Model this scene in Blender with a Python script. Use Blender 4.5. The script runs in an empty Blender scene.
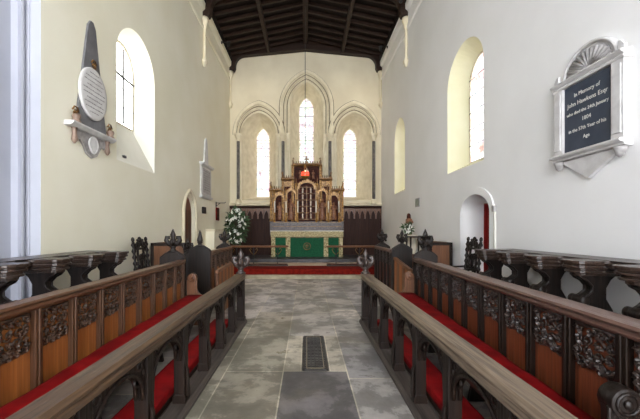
import bpy, bmesh, math, random
from math import sin, cos, pi, radians, sqrt, atan2
from mathutils import Vector, Matrix, Euler
from mathutils.geometry import tessellate_polygon

scene = bpy.context.scene
C = scene.collection
RNG = random.Random(7)

# ------------------------------------------------------------------ materials
def new_mat(name):
    m = bpy.data.materials.new(name); m.use_nodes = True
    nt = m.node_tree
    return m, nt, nt.nodes['Principled BSDF']

def srgb(c):
    return tuple(((v / 255) / 12.92 if v / 255 <= 0.04045 else ((v / 255 + 0.055) / 1.055) ** 2.4) for v in c) + (1,)

def noisy(name, ca, cb, scale=(4, 4, 4), detail=6, rough=0.6, bump=0.2, metal=0.0, rough2=None, dist=0.0, lo=0.35, hi=0.65, spec=0.5, bscale=None, extra=None):
    m, nt, b = new_mat(name)
    N, L = nt.nodes, nt.links
    tc = N.new('ShaderNodeTexCoord'); mp = N.new('ShaderNodeMapping'); mp.inputs['Scale'].default_value = scale
    L.new(tc.outputs['Object'], mp.inputs['Vector'])
    n = N.new('ShaderNodeTexNoise'); n.inputs['Scale'].default_value = 1; n.inputs['Detail'].default_value = detail
    n.inputs['Distortion'].default_value = dist
    L.new(mp.outputs[0], n.inputs['Vector'])
    r = N.new('ShaderNodeValToRGB'); r.color_ramp.elements[0].position = lo; r.color_ramp.elements[1].position = hi
    r.color_ramp.elements[0].color = srgb(ca); r.color_ramp.elements[1].color = srgb(cb)
    if extra:
        for p, c in extra:
            e = r.color_ramp.elements.new(p); e.color = srgb(c)
    L.new(n.outputs['Fac'], r.inputs['Fac']); L.new(r.outputs['Color'], b.inputs['Base Color'])
    b.inputs['Metallic'].default_value = metal; b.inputs['Specular IOR Level'].default_value = spec
    if rough2 is None:
        b.inputs['Roughness'].default_value = rough
    else:
        mr = N.new('ShaderNodeMapRange'); mr.inputs['To Min'].default_value = rough; mr.inputs['To Max'].default_value = rough2
        L.new(n.outputs['Fac'], mr.inputs['Value']); L.new(mr.outputs[0], b.inputs['Roughness'])
    if bump:
        bp = N.new('ShaderNodeBump'); bp.inputs['Strength'].default_value = bump; bp.inputs['Distance'].default_value = 0.02
        if bscale:
            n2 = N.new('ShaderNodeTexNoise'); n2.inputs['Scale'].default_value = bscale; n2.inputs['Detail'].default_value = 4
            L.new(tc.outputs['Object'], n2.inputs['Vector']); L.new(n2.outputs['Fac'], bp.inputs['Height'])
        else:
            L.new(n.outputs['Fac'], bp.inputs['Height'])
        L.new(bp.outputs[0], b.inputs['Normal'])
    return m

def wood(name, ca, cb, grain='y', rough=0.42, k=1.0, bump=0.25, spec=0.5):
    s = {'x': (4, 90, 90), 'y': (90, 4, 90), 'z': (90, 90, 4)}[grain]
    return noisy(name, ca, cb, tuple(v * k for v in s), 8, rough, bump, dist=0.25, lo=0.3, hi=0.7, spec=spec)

M = {}
M['plaster_left'] = noisy('cream_plaster', (238, 232, 208), (244, 239, 219), (1.1, .8, .8), 6, 0.85, 0.12, bscale=9, spec=.2)
M['plaster_right'] = noisy('white_plaster', (240, 239, 236), (246, 245, 243), (1.1, .8, .8), 6, 0.85, 0.12, bscale=9, spec=.2)
M['plaster_east'] = noisy('warm_cream_plaster', (216, 205, 178), (228, 218, 192), (1.1, 1, .9), 6, 0.85, 0.12, bscale=9, spec=.2)
M['plaster_cool'] = noisy('cool_shaded_plaster', (166, 168, 178), (182, 184, 194), (1.1, .8, .8), 6, 0.85, 0.1, bscale=9, spec=.2)  # cool plaster, darkened so the pier's shade lies in its colour
M['reveal_yellow'] = noisy('pale_yellow_reveal', (240, 234, 196), (246, 241, 208), (2, 2, 2), 4, 0.8, 0.08, spec=.2)
M['reveal_white'] = noisy('white_reveal', (238, 235, 220), (246, 243, 230), (2, 2, 2), 4, 0.8, 0.08, spec=.2)
M['moulding'] = noisy('cream_stone_moulding', (216, 205, 176), (232, 222, 196), (4, 4, 4), 5, 0.75, 0.1, spec=.2)
M['line'] = noisy('dark_shadow_gap_line', (112, 100, 78), (134, 120, 96), (9, 9, 9), 3, 0.9, 0)  # brown tone standing in for shade between the arch mouldings
M['dark_marble'] = noisy('grey_purbeck_marble', (84, 80, 78), (118, 112, 106), (14, 14, 9), 6, 0.4, 0.05)
M['roof_dark'] = wood('dark_stained_roof_timber', (14, 9, 7), (30, 19, 14), 'x', 0.65, .4, spec=.2)
M['roof_beam'] = wood('roof_beam_oak', (28, 18, 13), (54, 36, 26), 'x', 0.55, .4, spec=.25)
M['oak_black'] = wood('blackened_oak', (17, 13, 11), (38, 28, 23), 'z', 0.4, .6, spec=.3)
M['oak_black_y'] = wood('blackened_oak_long', (34, 24, 19), (68, 50, 40), 'y', 0.3, .6, spec=.6)
M['oak_dark'] = wood('dark_oak', (17, 11, 8), (38, 25, 17), 'z', 0.45, .6, spec=.25)
M['oak_post'] = wood('dark_brown_oak_post', (58, 36, 22), (92, 60, 38), 'z', 0.42, .6)
M['oak_post_y'] = wood('dark_brown_oak_rail', (70, 44, 28), (112, 74, 48), 'y', 0.38, .6)
M['dado'] = wood('dark_red_brown_panelling', (36, 20, 15), (62, 36, 27), 'z', 0.6, .6, spec=.2)
M['oak_dark_y'] = wood('dark_oak_long', (38, 26, 19), (68, 47, 34), 'y', 0.42, .6, spec=.35)
M['oak_mid'] = wood('brown_oak', (84, 52, 32), (124, 80, 50), 'z', 0.4, .6)
M['oak_mid_y'] = wood('brown_oak_long', (92, 58, 36), (134, 90, 58), 'y', 0.35, .6)
M['oak_panel_l'] = wood('orange_brown_oak_panel', (132, 76, 34), (176, 108, 54), 'z', 0.42, .45)
M['oak_panel_r'] = wood('red_brown_oak_panel', (96, 48, 28), (142, 76, 46), 'z', 0.42, .45)
M['oak_toprail_r'] = wood('purplish_brown_oak', (78, 54, 46), (112, 82, 70), 'y', 0.35, .6)
M['oak_worn_l'] = wood('worn_brown_oak', (50, 34, 23), (100, 74, 51), 'y', 0.4, .7)
M['oak_worn_r'] = wood('bleached_grey_oak', (76, 61, 48), (140, 121, 100), 'y', 0.42, .7)
M['oak_sill'] = wood('scuffed_grey_oak', (44, 37, 33), (78, 68, 62), 'y', 0.5, .6)
M['carving'] = noisy('waxed_carved_oak', (34, 24, 20), (74, 58, 50), (30, 30, 30), 5, 0.38, 0.2, spec=.6)
M['carving_l'] = noisy('waxed_carved_oak_brown', (40, 25, 16), (84, 58, 40), (30, 30, 30), 5, 0.42, 0.2, spec=.4)
M['red'] = noisy('red_velvet_fabric', (112, 5, 8), (144, 11, 15), (6, 6, 6), 5, 0.85, 0.15, spec=.15)
M['red_carpet'] = noisy('red_carpet_pile', (98, 18, 12), (128, 32, 22), (12, 12, 12), 5, 0.95, 0.3, spec=.1, bscale=120)
M['step_stone'] = noisy('worn_step_stone', (142, 130, 106), (176, 164, 138), (5, 5, 5), 6, 0.6, 0.15)
M['pink_stone'] = noisy('pale_pink_stone', (190, 164, 146), (212, 190, 172), (4, 4, 4), 6, 0.6, 0.1)
M['black_stone'] = noisy('black_step_stone', (38, 36, 38), (70, 68, 72), (5, 5, 5), 6, 0.4, 0.1)
M['gold'] = noisy('gilded_wood', (66, 42, 20), (150, 108, 54), (22, 22, 22), 5, 0.4, 0.3, metal=0.2)
M['gold_bright'] = noisy('bright_gilding', (92, 60, 26), (190, 144, 76), (22, 22, 22), 5, 0.35, 0.3, metal=0.2)
M['niche_red'] = noisy('painted_dark_red_wood', (34, 14, 10), (78, 34, 20), (14, 14, 14), 5, 0.6, 0.2, spec=.15)
M['figure'] = noisy('painted_figure_wood', (88, 48, 30), (146, 98, 64), (24, 24, 24), 4, 0.5, 0.1)
M['figure_pale'] = noisy('pale_painted_figure', (190, 170, 150), (226, 208, 190), (24, 24, 24), 4, 0.5, 0.1)
M['gradine'] = noisy('mottled_purple_grey_marble', (48, 38, 36), (96, 82, 76), (18, 18, 18), 5, 0.4, 0.05)
M['green'] = noisy('green_brocade', (10, 68, 42), (24, 92, 60), (26, 26, 26), 4, 0.7, 0.1, spec=.2)
M['orphrey'] = noisy('cream_gold_brocade', (122, 112, 70), (214, 200, 160), (34, 34, 34), 3, 0.7, 0.15, spec=.2, lo=.42, hi=.58)
M['linen'] = noisy('white_linen', (226, 220, 206), (238, 234, 224), (8, 8, 8), 3, 0.85, 0.05)
M['candle'] = noisy('white_wax', (236, 230, 214), (244, 238, 224), (8, 8, 8), 3, 0.5, 0)
M['brass'] = noisy('aged_brass', (128, 92, 44), (176, 134, 70), (16, 16, 16), 4, 0.35, 0.05, metal=.8)
M['iron'] = noisy('black_iron', (18, 18, 19), (34, 34, 35), (16, 16, 16), 4, 0.5, 0.1)
M['slate'] = noisy('blue_slate', (44, 54, 70), (56, 66, 82), (5, 5, 5), 5, 0.5, 0.05)
M['grey_slate'] = noisy('grey_slate', (96, 95, 98), (118, 117, 120), (5, 5, 5), 5, 0.5, 0.05)
M['marble'] = noisy('pale_veined_marble', (198, 195, 193), (220, 218, 216), (6, 6, 6), 7, 0.45, 0.05, dist=.6)
M['marble_grey'] = noisy('grey_marble', (140, 136, 134), (176, 172, 170), (9, 9, 9), 7, 0.4, 0.05, dist=1.2)
M['marble_brown'] = noisy('brown_marble', (112, 90, 76), (148, 124, 108), (12, 12, 12), 5, 0.4, 0.05)
M['ink'] = noisy('incised_dark_lettering', (118, 114, 112), (134, 130, 128), (8, 8, 8), 3, 0.7, 0)
M['white_paint'] = noisy('white_painted_lettering', (222, 220, 214), (232, 230, 224), (8, 8, 8), 3, 0.7, 0)
M['leaf'] = noisy('dark_green_leaf', (30, 52, 26), (62, 92, 46), (14, 14, 14), 3, 0.55, 0)
M['petal'] = noisy('white_petal', (232, 232, 222), (246, 246, 240), (14, 14, 14), 3, 0.6, 0)
M['curtain'] = noisy('dark_red_curtain_cloth', (108, 18, 18), (140, 30, 26), (10, 10, 3), 4, 0.85, 0.1, spec=.2)
M['door_wood'] = wood('red_brown_door_wood', (84, 44, 24), (118, 66, 38), 'z', 0.5, .4)
M['white_paint_gloss'] = noisy('white_gloss_paint', (224, 220, 210), (234, 230, 220), (4, 4, 4), 3, 0.4, 0)
M['grey_green'] = noisy('grey_green_painted_panel', (132, 138, 124), (154, 160, 146), (8, 8, 8), 3, 0.6, 0)
M['grate'] = noisy('dark_cast_iron', (48, 46, 46), (74, 72, 70), (16, 16, 16), 4, 0.45, 0.1, metal=.4)
M['stone_grey'] = noisy('pale_pedestal_stone', (206, 196, 174), (222, 212, 190), (6, 6, 6), 4, 0.7, 0.1)

def glass_mat(name, strength, sat, lead=0.35, cols=2, rows=9, tint=(1, 1, 1), w=1.0, h=3.0, axis='x', colored=0.0):
    """leaded stained glass lit by the daylight outside"""
    m, nt, b = new_mat(name)
    N, L = nt.nodes, nt.links
    tc = N.new('ShaderNodeTexCoord')
    sep = N.new('ShaderNodeSeparateXYZ'); L.new(tc.outputs['Object'], sep.inputs[0])
    cmb = N.new('ShaderNodeCombineXYZ')
    L.new(sep.outputs['Y' if axis == 'y' else 'X'], cmb.inputs[0]); L.new(sep.outputs['Z'], cmb.inputs[1])
    v = N.new('ShaderNodeTexVoronoi'); v.inputs['Scale'].default_value = 6.5; L.new(cmb.outputs[0], v.inputs['Vector'])
    ve = N.new('ShaderNodeTexVoronoi'); ve.feature = 'DISTANCE_TO_EDGE'; ve.inputs['Scale'].default_value = 6.5; L.new(cmb.outputs[0], ve.inputs['Vector'])
    hs = N.new('ShaderNodeHueSaturation'); hs.inputs['Saturation'].default_value = 1.2; hs.inputs['Value'].default_value = 1.0
    L.new(v.outputs['Color'], hs.inputs['Color'])
    mx = N.new('ShaderNodeMix'); mx.data_type = 'RGBA'; mx.inputs[0].default_value = sat
    mx.inputs[6].default_value = tint + (1,); L.new(hs.outputs[0], mx.inputs[7])
    # larger coloured figures
    n = N.new('ShaderNodeTexNoise'); n.inputs['Scale'].default_value = 2.6; n.inputs['Detail'].default_value = 2; L.new(cmb.outputs[0], n.inputs['Vector'])
    r = N.new('ShaderNodeValToRGB'); r.color_ramp.elements[0].position = .56; r.color_ramp.elements[1].position = .66
    r.color_ramp.elements[0].color = (0, 0, 0, 1); r.color_ramp.elements[1].color = (colored,) * 3 + (1,)
    L.new(n.outputs['Fac'], r.inputs[0])
    mx2 = N.new('ShaderNodeMix'); mx2.data_type = 'RGBA'; L.new(r.outputs[0], mx2.inputs[0]); L.new(mx.outputs[2], mx2.inputs[6])
    mx2.inputs[7].default_value = (.5, .13, .06, 1)
    lt = N.new('ShaderNodeMath'); lt.operation = 'LESS_THAN'; lt.inputs[1].default_value = .05; L.new(ve.outputs['Distance'], lt.inputs[0])
    # horizontal saddle bars
    mo = N.new('ShaderNodeMath'); mo.operation = 'MODULO'; mo.inputs[1].default_value = h / rows; L.new(sep.outputs['Z'], mo.inputs[0])
    l2 = N.new('ShaderNodeMath'); l2.operation = 'LESS_THAN'; l2.inputs[1].default_value = .045; L.new(mo.outputs[0], l2.inputs[0])
    ad = N.new('ShaderNodeMath'); ad.operation = 'MAXIMUM'; L.new(lt.outputs[0], ad.inputs[0]); L.new(l2.outputs[0], ad.inputs[1])
    ml = N.new('ShaderNodeMath'); ml.operation = 'MULTIPLY'; ml.inputs[1].default_value = lead; L.new(ad.outputs[0], ml.inputs[0])
    mx3 = N.new('ShaderNodeMix'); mx3.data_type = 'RGBA'; L.new(ml.outputs[0], mx3.inputs[0]); L.new(mx2.outputs[2], mx3.inputs[6])
    mx3.inputs[7].default_value = (.05, .05, .06, 1)
    b.inputs['Base Color'].default_value = (.3, .3, .3, 1)
    L.new(mx3.outputs[2], b.inputs['Emission Color']); b.inputs['Emission Strength'].default_value = strength
    b.inputs['Roughness'].default_value = .3
    return m

# ------------------------------------------------------------------ mesh builder
class MB:
    def __init__(s): s.v = []; s.f = []; s.sm = []; s.T = Matrix.Identity(4)
    def add(s, vs, fs, smooth=False):
        o = len(s.v)
        s.v += [tuple(s.T @ Vector(p)) for p in vs]
        s.f += [tuple(i + o for i in f) for f in fs]; s.sm += [smooth] * len(fs)
        return s
    def box(s, x0, x1, y0, y1, z0, z1):
        return s.add([(x0, y0, z0), (x1, y0, z0), (x1, y1, z0), (x0, y1, z0), (x0, y0, z1), (x1, y0, z1), (x1, y1, z1), (x0, y1, z1)],
                     [(0, 3, 2, 1), (4, 5, 6, 7), (0, 1, 5, 4), (1, 2, 6, 5), (2, 3, 7, 6), (3, 0, 4, 7)])
    def prism(s, poly, axis, a, b, smooth=False):
        n = len(poly)
        f = {'x': lambda p, t: (t, p[0], p[1]), 'y': lambda p, t: (p[0], t, p[1]), 'z': lambda p, t: (p[0], p[1], t)}[axis]
        vs = [f(p, a) for p in poly] + [f(p, b) for p in poly]
        s.add(vs, [tuple(range(n - 1, -1, -1)), tuple(range(n, 2 * n))])
        o = len(s.v) - 2 * n
        for i in range(n):
            j = (i + 1) % n
            s.f.append((o + i, o + j, o + n + j, o + n + i)); s.sm.append(smooth)
        return s
    def tube(s, pts, r, n=8, closed=False, smooth=True, flat=1.0):
        pts = [Vector(p) for p in pts]; m = len(pts)
        rs = r if isinstance(r, (list, tuple)) else [r] * m
        vs = []; up = None
        for i, p in enumerate(pts):
            if closed: d = pts[(i + 1) % m] - pts[i - 1]
            else: d = pts[min(i + 1, m - 1)] - pts[max(i - 1, 0)]
            d = d.normalized() if d.length > 1e-9 else Vector((0, 0, 1))
            if up is None:
                up = Vector((0, 0, 1)) if abs(d.z) < .9 else Vector((1, 0, 0))
            a = d.cross(up)
            if a.length < 1e-6: a = d.cross(Vector((0, 1, 0)))
            a.normalize(); b2 = a.cross(d).normalized(); up = b2
            for k in range(n):
                t = 2 * pi * k / n
                vs.append(tuple(p + a * cos(t) * rs[i] * flat + b2 * sin(t) * rs[i]))
        fs = []
        for i in range(m if closed else m - 1):
            j = (i + 1) % m
            for k in range(n):
                l = (k + 1) % n
                fs.append((i * n + k, i * n + l, j * n + l, j * n + k))
        if not closed: fs += [tuple(range(n - 1, -1, -1)), tuple((m - 1) * n + k for k in range(n))]
        return s.add(vs, fs, smooth)
    def lathe(s, prof, cx=0, cy=0, n=14, sx=1, sy=1, smooth=True, z0=0, axis='z'):
        vs = []
        for r, z in prof:
            for k in range(n):
                t = 2 * pi * (k + .5) / n
                p = (cx + r * cos(t) * sx, cy + r * sin(t) * sy, z0 + z)
                vs.append(p)
        fs = []
        m = len(prof)
        for i in range(m - 1):
            for k in range(n):
                l = (k + 1) % n
                fs.append((i * n + k, i * n + l, (i + 1) * n + l, (i + 1) * n + k))
        fs += [tuple(range(n - 1, -1, -1)), tuple((m - 1) * n + k for k in range(n))]
        return s.add(vs, fs, smooth)
    def ell(s, c, r, n=8, rot=None):
        R = Euler(rot or (0, 0, 0)).to_matrix()
        vs = []; m = n // 2 + 1
        for i in range(1, m):
            ph = pi * i / m
            for k in range(n):
                t = 2 * pi * k / n
                vs.append(tuple(Vector(c) + R @ Vector((r[0] * sin(ph) * cos(t), r[1] * sin(ph) * sin(t), r[2] * cos(ph)))))
        a = len(vs); vs.append(tuple(Vector(c) + R @ Vector((0, 0, r[2])))); vs.append(tuple(Vector(c) + R @ Vector((0, 0, -r[2]))))
        fs = []
        for k in range(n):
            l = (k + 1) % n
            fs.append((a, k, l)); fs.append((a + 1, (m - 2) * n + l, (m - 2) * n + k))
            for i in range(m - 2): fs.append((i * n + k, (i + 1) * n + k, (i + 1) * n + l, i * n + l))
        return s.add(vs, fs, True)
    def build(s, name, mat, parent=None, bevel=0, label=None, recalc=True, loc=None, rot=None):
        me = bpy.data.meshes.new(name); me.from_pydata(s.v, [], s.f)
        me.polygons.foreach_set('use_smooth', s.sm)
        if recalc:
            bm = bmesh.new(); bm.from_mesh(me); bmesh.ops.recalc_face_normals(bm, faces=bm.faces); bm.to_mesh(me); bm.free()
        me.materials.append(mat); me.update()
        o = bpy.data.objects.new(name, me); C.objects.link(o)
        if parent is not None: o.parent = parent
        if loc: o.location = loc
        if rot: o.rotation_euler = rot
        if bevel:
            md = o.modifiers.new('bevel', 'BEVEL'); md.width = bevel; md.segments = 2; md.limit_method = 'ANGLE'; md.angle_limit = radians(50)
        if label: o['label'] = label
        return o

def thing(name, label, cat, loc=(0, 0, 0), rz=0, group=None):
    o = bpy.data.objects.new(name, None); C.objects.link(o)
    o.empty_display_size = .1
    o.location = loc; o.rotation_euler = (0, 0, rz); o['label'] = label; o['category'] = cat
    if group: o['group'] = group
    return o
def tag(o, label, cat, group=None, kind=None):
    o['label'] = label; o['category'] = cat
    if group: o['group'] = group
    if kind: o['kind'] = kind
    return o
def struct(o, label=None, cat=None):
    o['kind'] = 'structure'
    if label: o['label'] = label
    if cat: o['category'] = cat
    return o
def copy_part(o, parent, loc=None, rot=None):
    c = o.copy(); C.objects.link(c); c.parent = parent
    if loc is not None: c.location = loc
    if rot is not None: c.rotation_euler = rot
    for ch in list(o.children): copy_part(ch, c)
    return c

def arch(c, z0, zs, hw, za, n=10):
    """closed outline: bottom left, up, pointed arch, down, bottom right (coords u,z)"""
    pts = [(c - hw, z0)]
    rise = za - zs
    if rise >= hw:                      # circular arcs, vertical at the spring, meeting in a point
        R = (hw * hw + rise * rise) / (2 * hw); a_end = atan2(rise, R - hw)
        cur = [(R * (1 - cos(a_end * i / n)), R * sin(a_end * i / n)) for i in range(n + 1)]
    else:                               # lower, nearly round head
        cur = [(hw * (1 - cos(pi / 2 * i / n)), rise * (.94 * sin(pi / 2 * i / n) + .06 * i / n)) for i in range(n + 1)]
    pts += [(c - hw + u, zs + z) for u, z in cur] + [(c + hw - u, zs + z) for u, z in reversed(cur[:-1])]
    pts.append((c + hw, z0))
    return pts

def arch_path(c, zs, hw, za, z0, n=12):
    return arch(c, z0, zs, hw, za, n)

def holed(mb, outer, holes, to3):
    loops = [[Vector((p[0], p[1], 0)) for p in outer]] + [[Vector((p[0], p[1], 0)) for p in h] for h in holes]
    flat = [p for l in loops for p in l]
    tris = tessellate_polygon(loops)
    mb.add([to3(p.x, p.y) for p in flat], [tuple(t) for t in tris])
def bridge(mb, la, lb, fa, fb, close=True):
    n = len(la)
    vs = [fa(*p) for p in la] + [fb(*p) for p in lb]
    fs = [(i, (i + 1) % n, n + (i + 1) % n, n + i) for i in range(n if close else n - 1)]
    mb.add(vs, fs)

XL, XR, YE, YW, ZT = -3.15, 3.08, 14.2, -6.5, 8.45
ZR = 9.15

# ------------------------------------------------------------------ camera
cam = bpy.data.cameras.new('camera'); co = bpy.data.objects.new('camera', cam); C.objects.link(co)
co.location = (0, 0, 1.4); co.rotation_euler = (pi / 2, 0, 0)
cam.sensor_width = 36; cam.sensor_fit = 'HORIZONTAL'; cam.lens = 345 / 640 * 36
cam.shift_x = 13.5 / 640; cam.shift_y = 20.5 / 640; cam.clip_start = .05
scene.camera = co

# ------------------------------------------------------------------ floor
def make_floor():
    mb = MB(); cols = []
    xs = [XL - .4, -2.6, -2.0, -1.42, -.80, -.23, .40, .86, 1.45, 2.05, 2.6, XR + .5]
    r = random.Random(3)
    def slab(x0, x1, y0, y1, c):
        g = .006
        mb.add([(x0 + g, y0 + g, 0), (x1 - g, y0 + g, 0), (x1 - g, y1 - g, 0), (x0 + g, y1 - g, 0)], [(0, 1, 2, 3)]); cols.append(c)
    def L(c, j=.0):
        k = 1 + j; q = srgb(c); return tuple(min(1, v * k) for v in q[:3]) + (1,)
    for i in range(len(xs) - 1):
        x0, x1 = xs[i], xs[i + 1]
        if i == 5:
            ys = [-3, -1.6, -.2, 1.25, 3.42]
            for a, b in zip(ys, ys[1:]): slab(x0, x1, a, b, L((100, 96, 96)))
            for a, b in ((3.42, 3.98), (3.98, 4.55)):
                slab(x0, -.055, a, b, L((176, 168, 150), r.uniform(-.1, .05))); slab(.235, x1, a, b, L((170, 162, 146), r.uniform(-.1, .05)))
            slab(-.055, .235, 3.42, 4.55, L((60, 58, 56)))
            y = 4.55
            ends = [5.15, 5.85, 6.85, 7.6, 8.3, 9.1, 9.86]
            for b in ends: slab(x0, x1, y, b, L((176, 170, 162), r.uniform(-.22, .15))); y = b
            continue
        y = -3 + r.uniform(-.3, 0)
        while y < 9.86:
            l = r.uniform(.55, 1.25); b = min(y + l, 9.86)
            if b > 9.5: b = 9.86
            base = r.choice([(158, 152, 146), (148, 142, 136), (168, 160, 150), (142, 138, 136)])
            if i in (3, 4) and 1.6 < y < 5.2: base = r.choice([(152, 144, 128), (144, 138, 122), (158, 150, 136)])
            if y > 5.2: base = tuple(v + 26 for v in base)  # far slabs lightened: window sheen put into the stone colour
            if i in (6,) and r.random() < .3: base = (164, 158, 150)
            slab(x0, x1, y, b, L(base, r.uniform(-.2, .16))); y = b
    # mortar bed
    mb.add([(XL - .4, YW, -.004), (XR + .5, YW, -.004), (XR + .5, 9.9, -.004), (XL - .4, 9.9, -.004)], [(0, 1, 2, 3)]); cols.append(srgb((196, 188, 168)))
    mb.add([(XL - .4, YW, -.15), (XR + .5, YW, -.15), (XR + .5, 15.4, -.15), (XL - .4, 15.4, -.15)], [(0, 1, 2, 3)]); cols.append(srgb((120, 115, 108)))
    m, nt, b = new_mat('worn_flagstones'); N, Lk = nt.nodes, nt.links
    at = N.new('ShaderNodeAttribute'); at.attribute_name = 'slab'
    tc = N.new('ShaderNodeTexCoord')
    n1 = N.new('ShaderNodeTexNoise'); n1.inputs['Scale'].default_value = 1.7; n1.inputs['Detail'].default_value = 10; n1.inputs['Roughness'].default_value = .68; n1.inputs['Distortion'].default_value = .15
    Lk.new(tc.outputs['Object'], n1.inputs['Vector'])
    r1 = N.new('ShaderNodeValToRGB'); e = r1.color_ramp.elements
    e[0].position = .40; e[0].color = (.60, .60, .59, 1); e[1].position = .60; e[1].color = (1.40, 1.40, 1.42, 1)
    x = e.new(.49); x.color = (.74, .74, .74, 1); x = e.new(.515); x.color = (1.12, 1.12, 1.13, 1)
    Lk.new(n1.outputs['Fac'], r1.inputs[0])
    mx = N.new('ShaderNodeMix'); mx.data_type = 'RGBA'; mx.blend_type = 'MULTIPLY'; mx.inputs[0].default_value = 1
    Lk.new(at.outputs['Color'], mx.inputs[6]); Lk.new(r1.outputs[0], mx.inputs[7])
    # mossy brown stains
    n2 = N.new('ShaderNodeTexNoise'); n2.inputs['Scale'].default_value = 1.3; n2.inputs['Detail'].default_value = 6; Lk.new(tc.outputs['Object'], n2.inputs['Vector'])
    r2 = N.new('ShaderNodeValToRGB'); r2.color_ramp.elements[0].position = .52; r2.color_ramp.elements[1].position = .66
    r2.color_ramp.elements[0].color = (0, 0, 0, 1); r2.color_ramp.elements[1].color = (.35, .35, .35, 1); Lk.new(n2.outputs['Fac'], r2.inputs[0])
    mx2 = N.new('ShaderNodeMix'); mx2.data_type = 'RGBA'; Lk.new(r2.outputs[0], mx2.inputs[0]); Lk.new(mx.outputs[2], mx2.inputs[6]); mx2.inputs[7].default_value = srgb((126, 116, 92))
    Lk.new(mx2.outputs[2], b.inputs['Base Color'])
    mr = N.new('ShaderNodeMapRange'); mr.inputs['From Min'].default_value = .3; mr.inputs['From Max'].default_value = .7
    mr.inputs['To Min'].default_value = .55; mr.inputs['To Max'].default_value = .22; Lk.new(n1.outputs['Fac'], mr.inputs[0]); Lk.new(mr.outputs[0], b.inputs['Roughness'])
    bp = N.new('ShaderNodeBump'); bp.inputs['Strength'].default_value = .25; bp.inputs['Distance'].default_value = .02
    Lk.new(n1.outputs['Fac'], bp.inputs['Height']); Lk.new(bp.outputs[0], b.inputs['Normal'])
    o = mb.build('floor', m, recalc=False)
    ca = o.data.color_attributes.new('slab', 'FLOAT_COLOR', 'CORNER')
    for p, c in zip(o.data.polygons, cols):
        for li in p.loop_indices: ca.data[li].color = c
    struct(o)
make_floor()

# floor grate
t = thing('floor_grate', 'dark cast iron grate let into the stone floor of the aisle', 'grate', (.09, 3.98, 0))
mb = MB(); w, l = .125, .55
for a in ((-w, -w + .02, -l, l), (w - .02, w, -l, l), (-w, w, -l, -l + .02), (-w, w, l - .02, l)): mb.box(*a, .001, .012)
mb.build('frame', M['grate'], t)
mb = MB()
for i in range(5):
    x = -w + .04 + i * (2 * w - .08) / 4
    mb.box(x - .006, x + .006, -l + .02, l - .02, .001, .009)
for i in range(22):
    y = -l + .05 + i * (2 * l - .1) / 21; mb.box(-w + .02, w - .02, y - .004, y + .004, .001, .007)
mb.build('bars', M['grate'], t)
mb = MB()
for a in ((-w + .035, -w + .041, -l + .04, l - .04), (w - .041, w - .035, -l + .04, l - .04), (-w + .035, w - .035, -l + .04, -l + .046), (-w + .035, w - .035, l - .046, l - .04)): mb.box(*a, .009, .0125)
mb.build('rim', M['step_stone'], t)

# ------------------------------------------------------------------ walls and windows
# openings: (y0,y1,z0,zs,za)
WL = arch(6.435, 2.57, 4.38, .715, 5.06, 12)
WR1 = arch(6.77, 2.62, 4.40, .77, 5.08, 12)
WR2 = arch(11.43, 2.65, 4.42, .64, 5.1, 12)
DL = arch(9.28, 0.0, 1.78, .43, 2.36, 10)
DR = arch(6.31, 0.0, 1.72, .54, 2.05, 10)
fL = lambda d: (lambda u, z: (XL - d, u, z))
fR = lambda d: (lambda u, z: (XR + d, u, z))

mb = MB()
e = .001
DLw = [(u, max(z, e)) for u, z in DL]; DRw = [(u, max(z, e)) for u, z in DR]
holed(mb, [(4.09, 0), (15.4, 0), (15.4, ZT), (4.09, ZT)], [WL, DLw], fL(0))
mb.add([(XL, YW, ZT - .6), (XL, 4.09, ZT - .6), (XL, 4.09, ZT), (XL, YW, ZT)], [(0, 1, 2, 3)])
struct(mb.build('wall_left', M['plaster_left'], recalc=False))
mb = MB()
holed(mb, [(YW, 0), (15.4, 0), (15.4, ZT), (YW, ZT)], [WR1, WR2, DRw], fR(0))
struct(mb.build('wall_right', M['plaster_right'], recalc=False))

# stepped pier of the chancel arch at the near end of the left wall
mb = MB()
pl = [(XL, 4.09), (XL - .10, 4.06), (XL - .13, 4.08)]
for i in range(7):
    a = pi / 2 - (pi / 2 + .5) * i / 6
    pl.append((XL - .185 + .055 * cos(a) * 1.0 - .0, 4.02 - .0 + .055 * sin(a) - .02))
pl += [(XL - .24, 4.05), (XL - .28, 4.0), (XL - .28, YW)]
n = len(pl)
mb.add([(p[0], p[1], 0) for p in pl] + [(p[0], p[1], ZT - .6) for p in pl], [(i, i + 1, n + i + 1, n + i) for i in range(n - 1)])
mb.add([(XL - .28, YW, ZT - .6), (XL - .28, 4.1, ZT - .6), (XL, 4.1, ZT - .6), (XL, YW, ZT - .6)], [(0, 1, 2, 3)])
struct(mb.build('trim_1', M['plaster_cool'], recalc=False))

def side_window(name, outer, inner, d, f, mat, gmat, axis_sign):
    r = MB(); bridge(r, outer, inner, f(0), f(d))
    w = r.build(name, mat, recalc=False); struct(w)
    g = MB(); n = len(inner); g.add([f(d)(*p) for p in inner], [tuple(range(n))]); g.build('stained_glass', gmat, w, recalc=False)
    fr = MB(); pts = [f(d - .015)(*p) for p in inner]; fr.tube(pts, .018, 5, closed=True); fr.build('glazing_frame', M['moulding'], w)
    b = MB()
    zmin = min(p[1] for p in inner); zmax = max(p[1] for p in inner)
    u0 = min(p[0] for p in inner); u1 = max(p[0] for p in inner)
    z = zmin + .34
    while z < zmax - .35:
        b.tube([f(d - .03)(u0, z), f(d - .03)(u1, z)], .007, 5); z += .34
    b.build('saddle_bars', M['iron'], w)
    return w
gl = glass_mat('window_glass_left', 5.0, .05, lead=.30, h=3, rows=9, axis='y', tint=(1, 1, .97))
gr = glass_mat('window_glass_right', 1.15, .12, lead=.5, h=3, rows=9, axis='y', tint=(.95, .97, 1), colored=.8)
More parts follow.
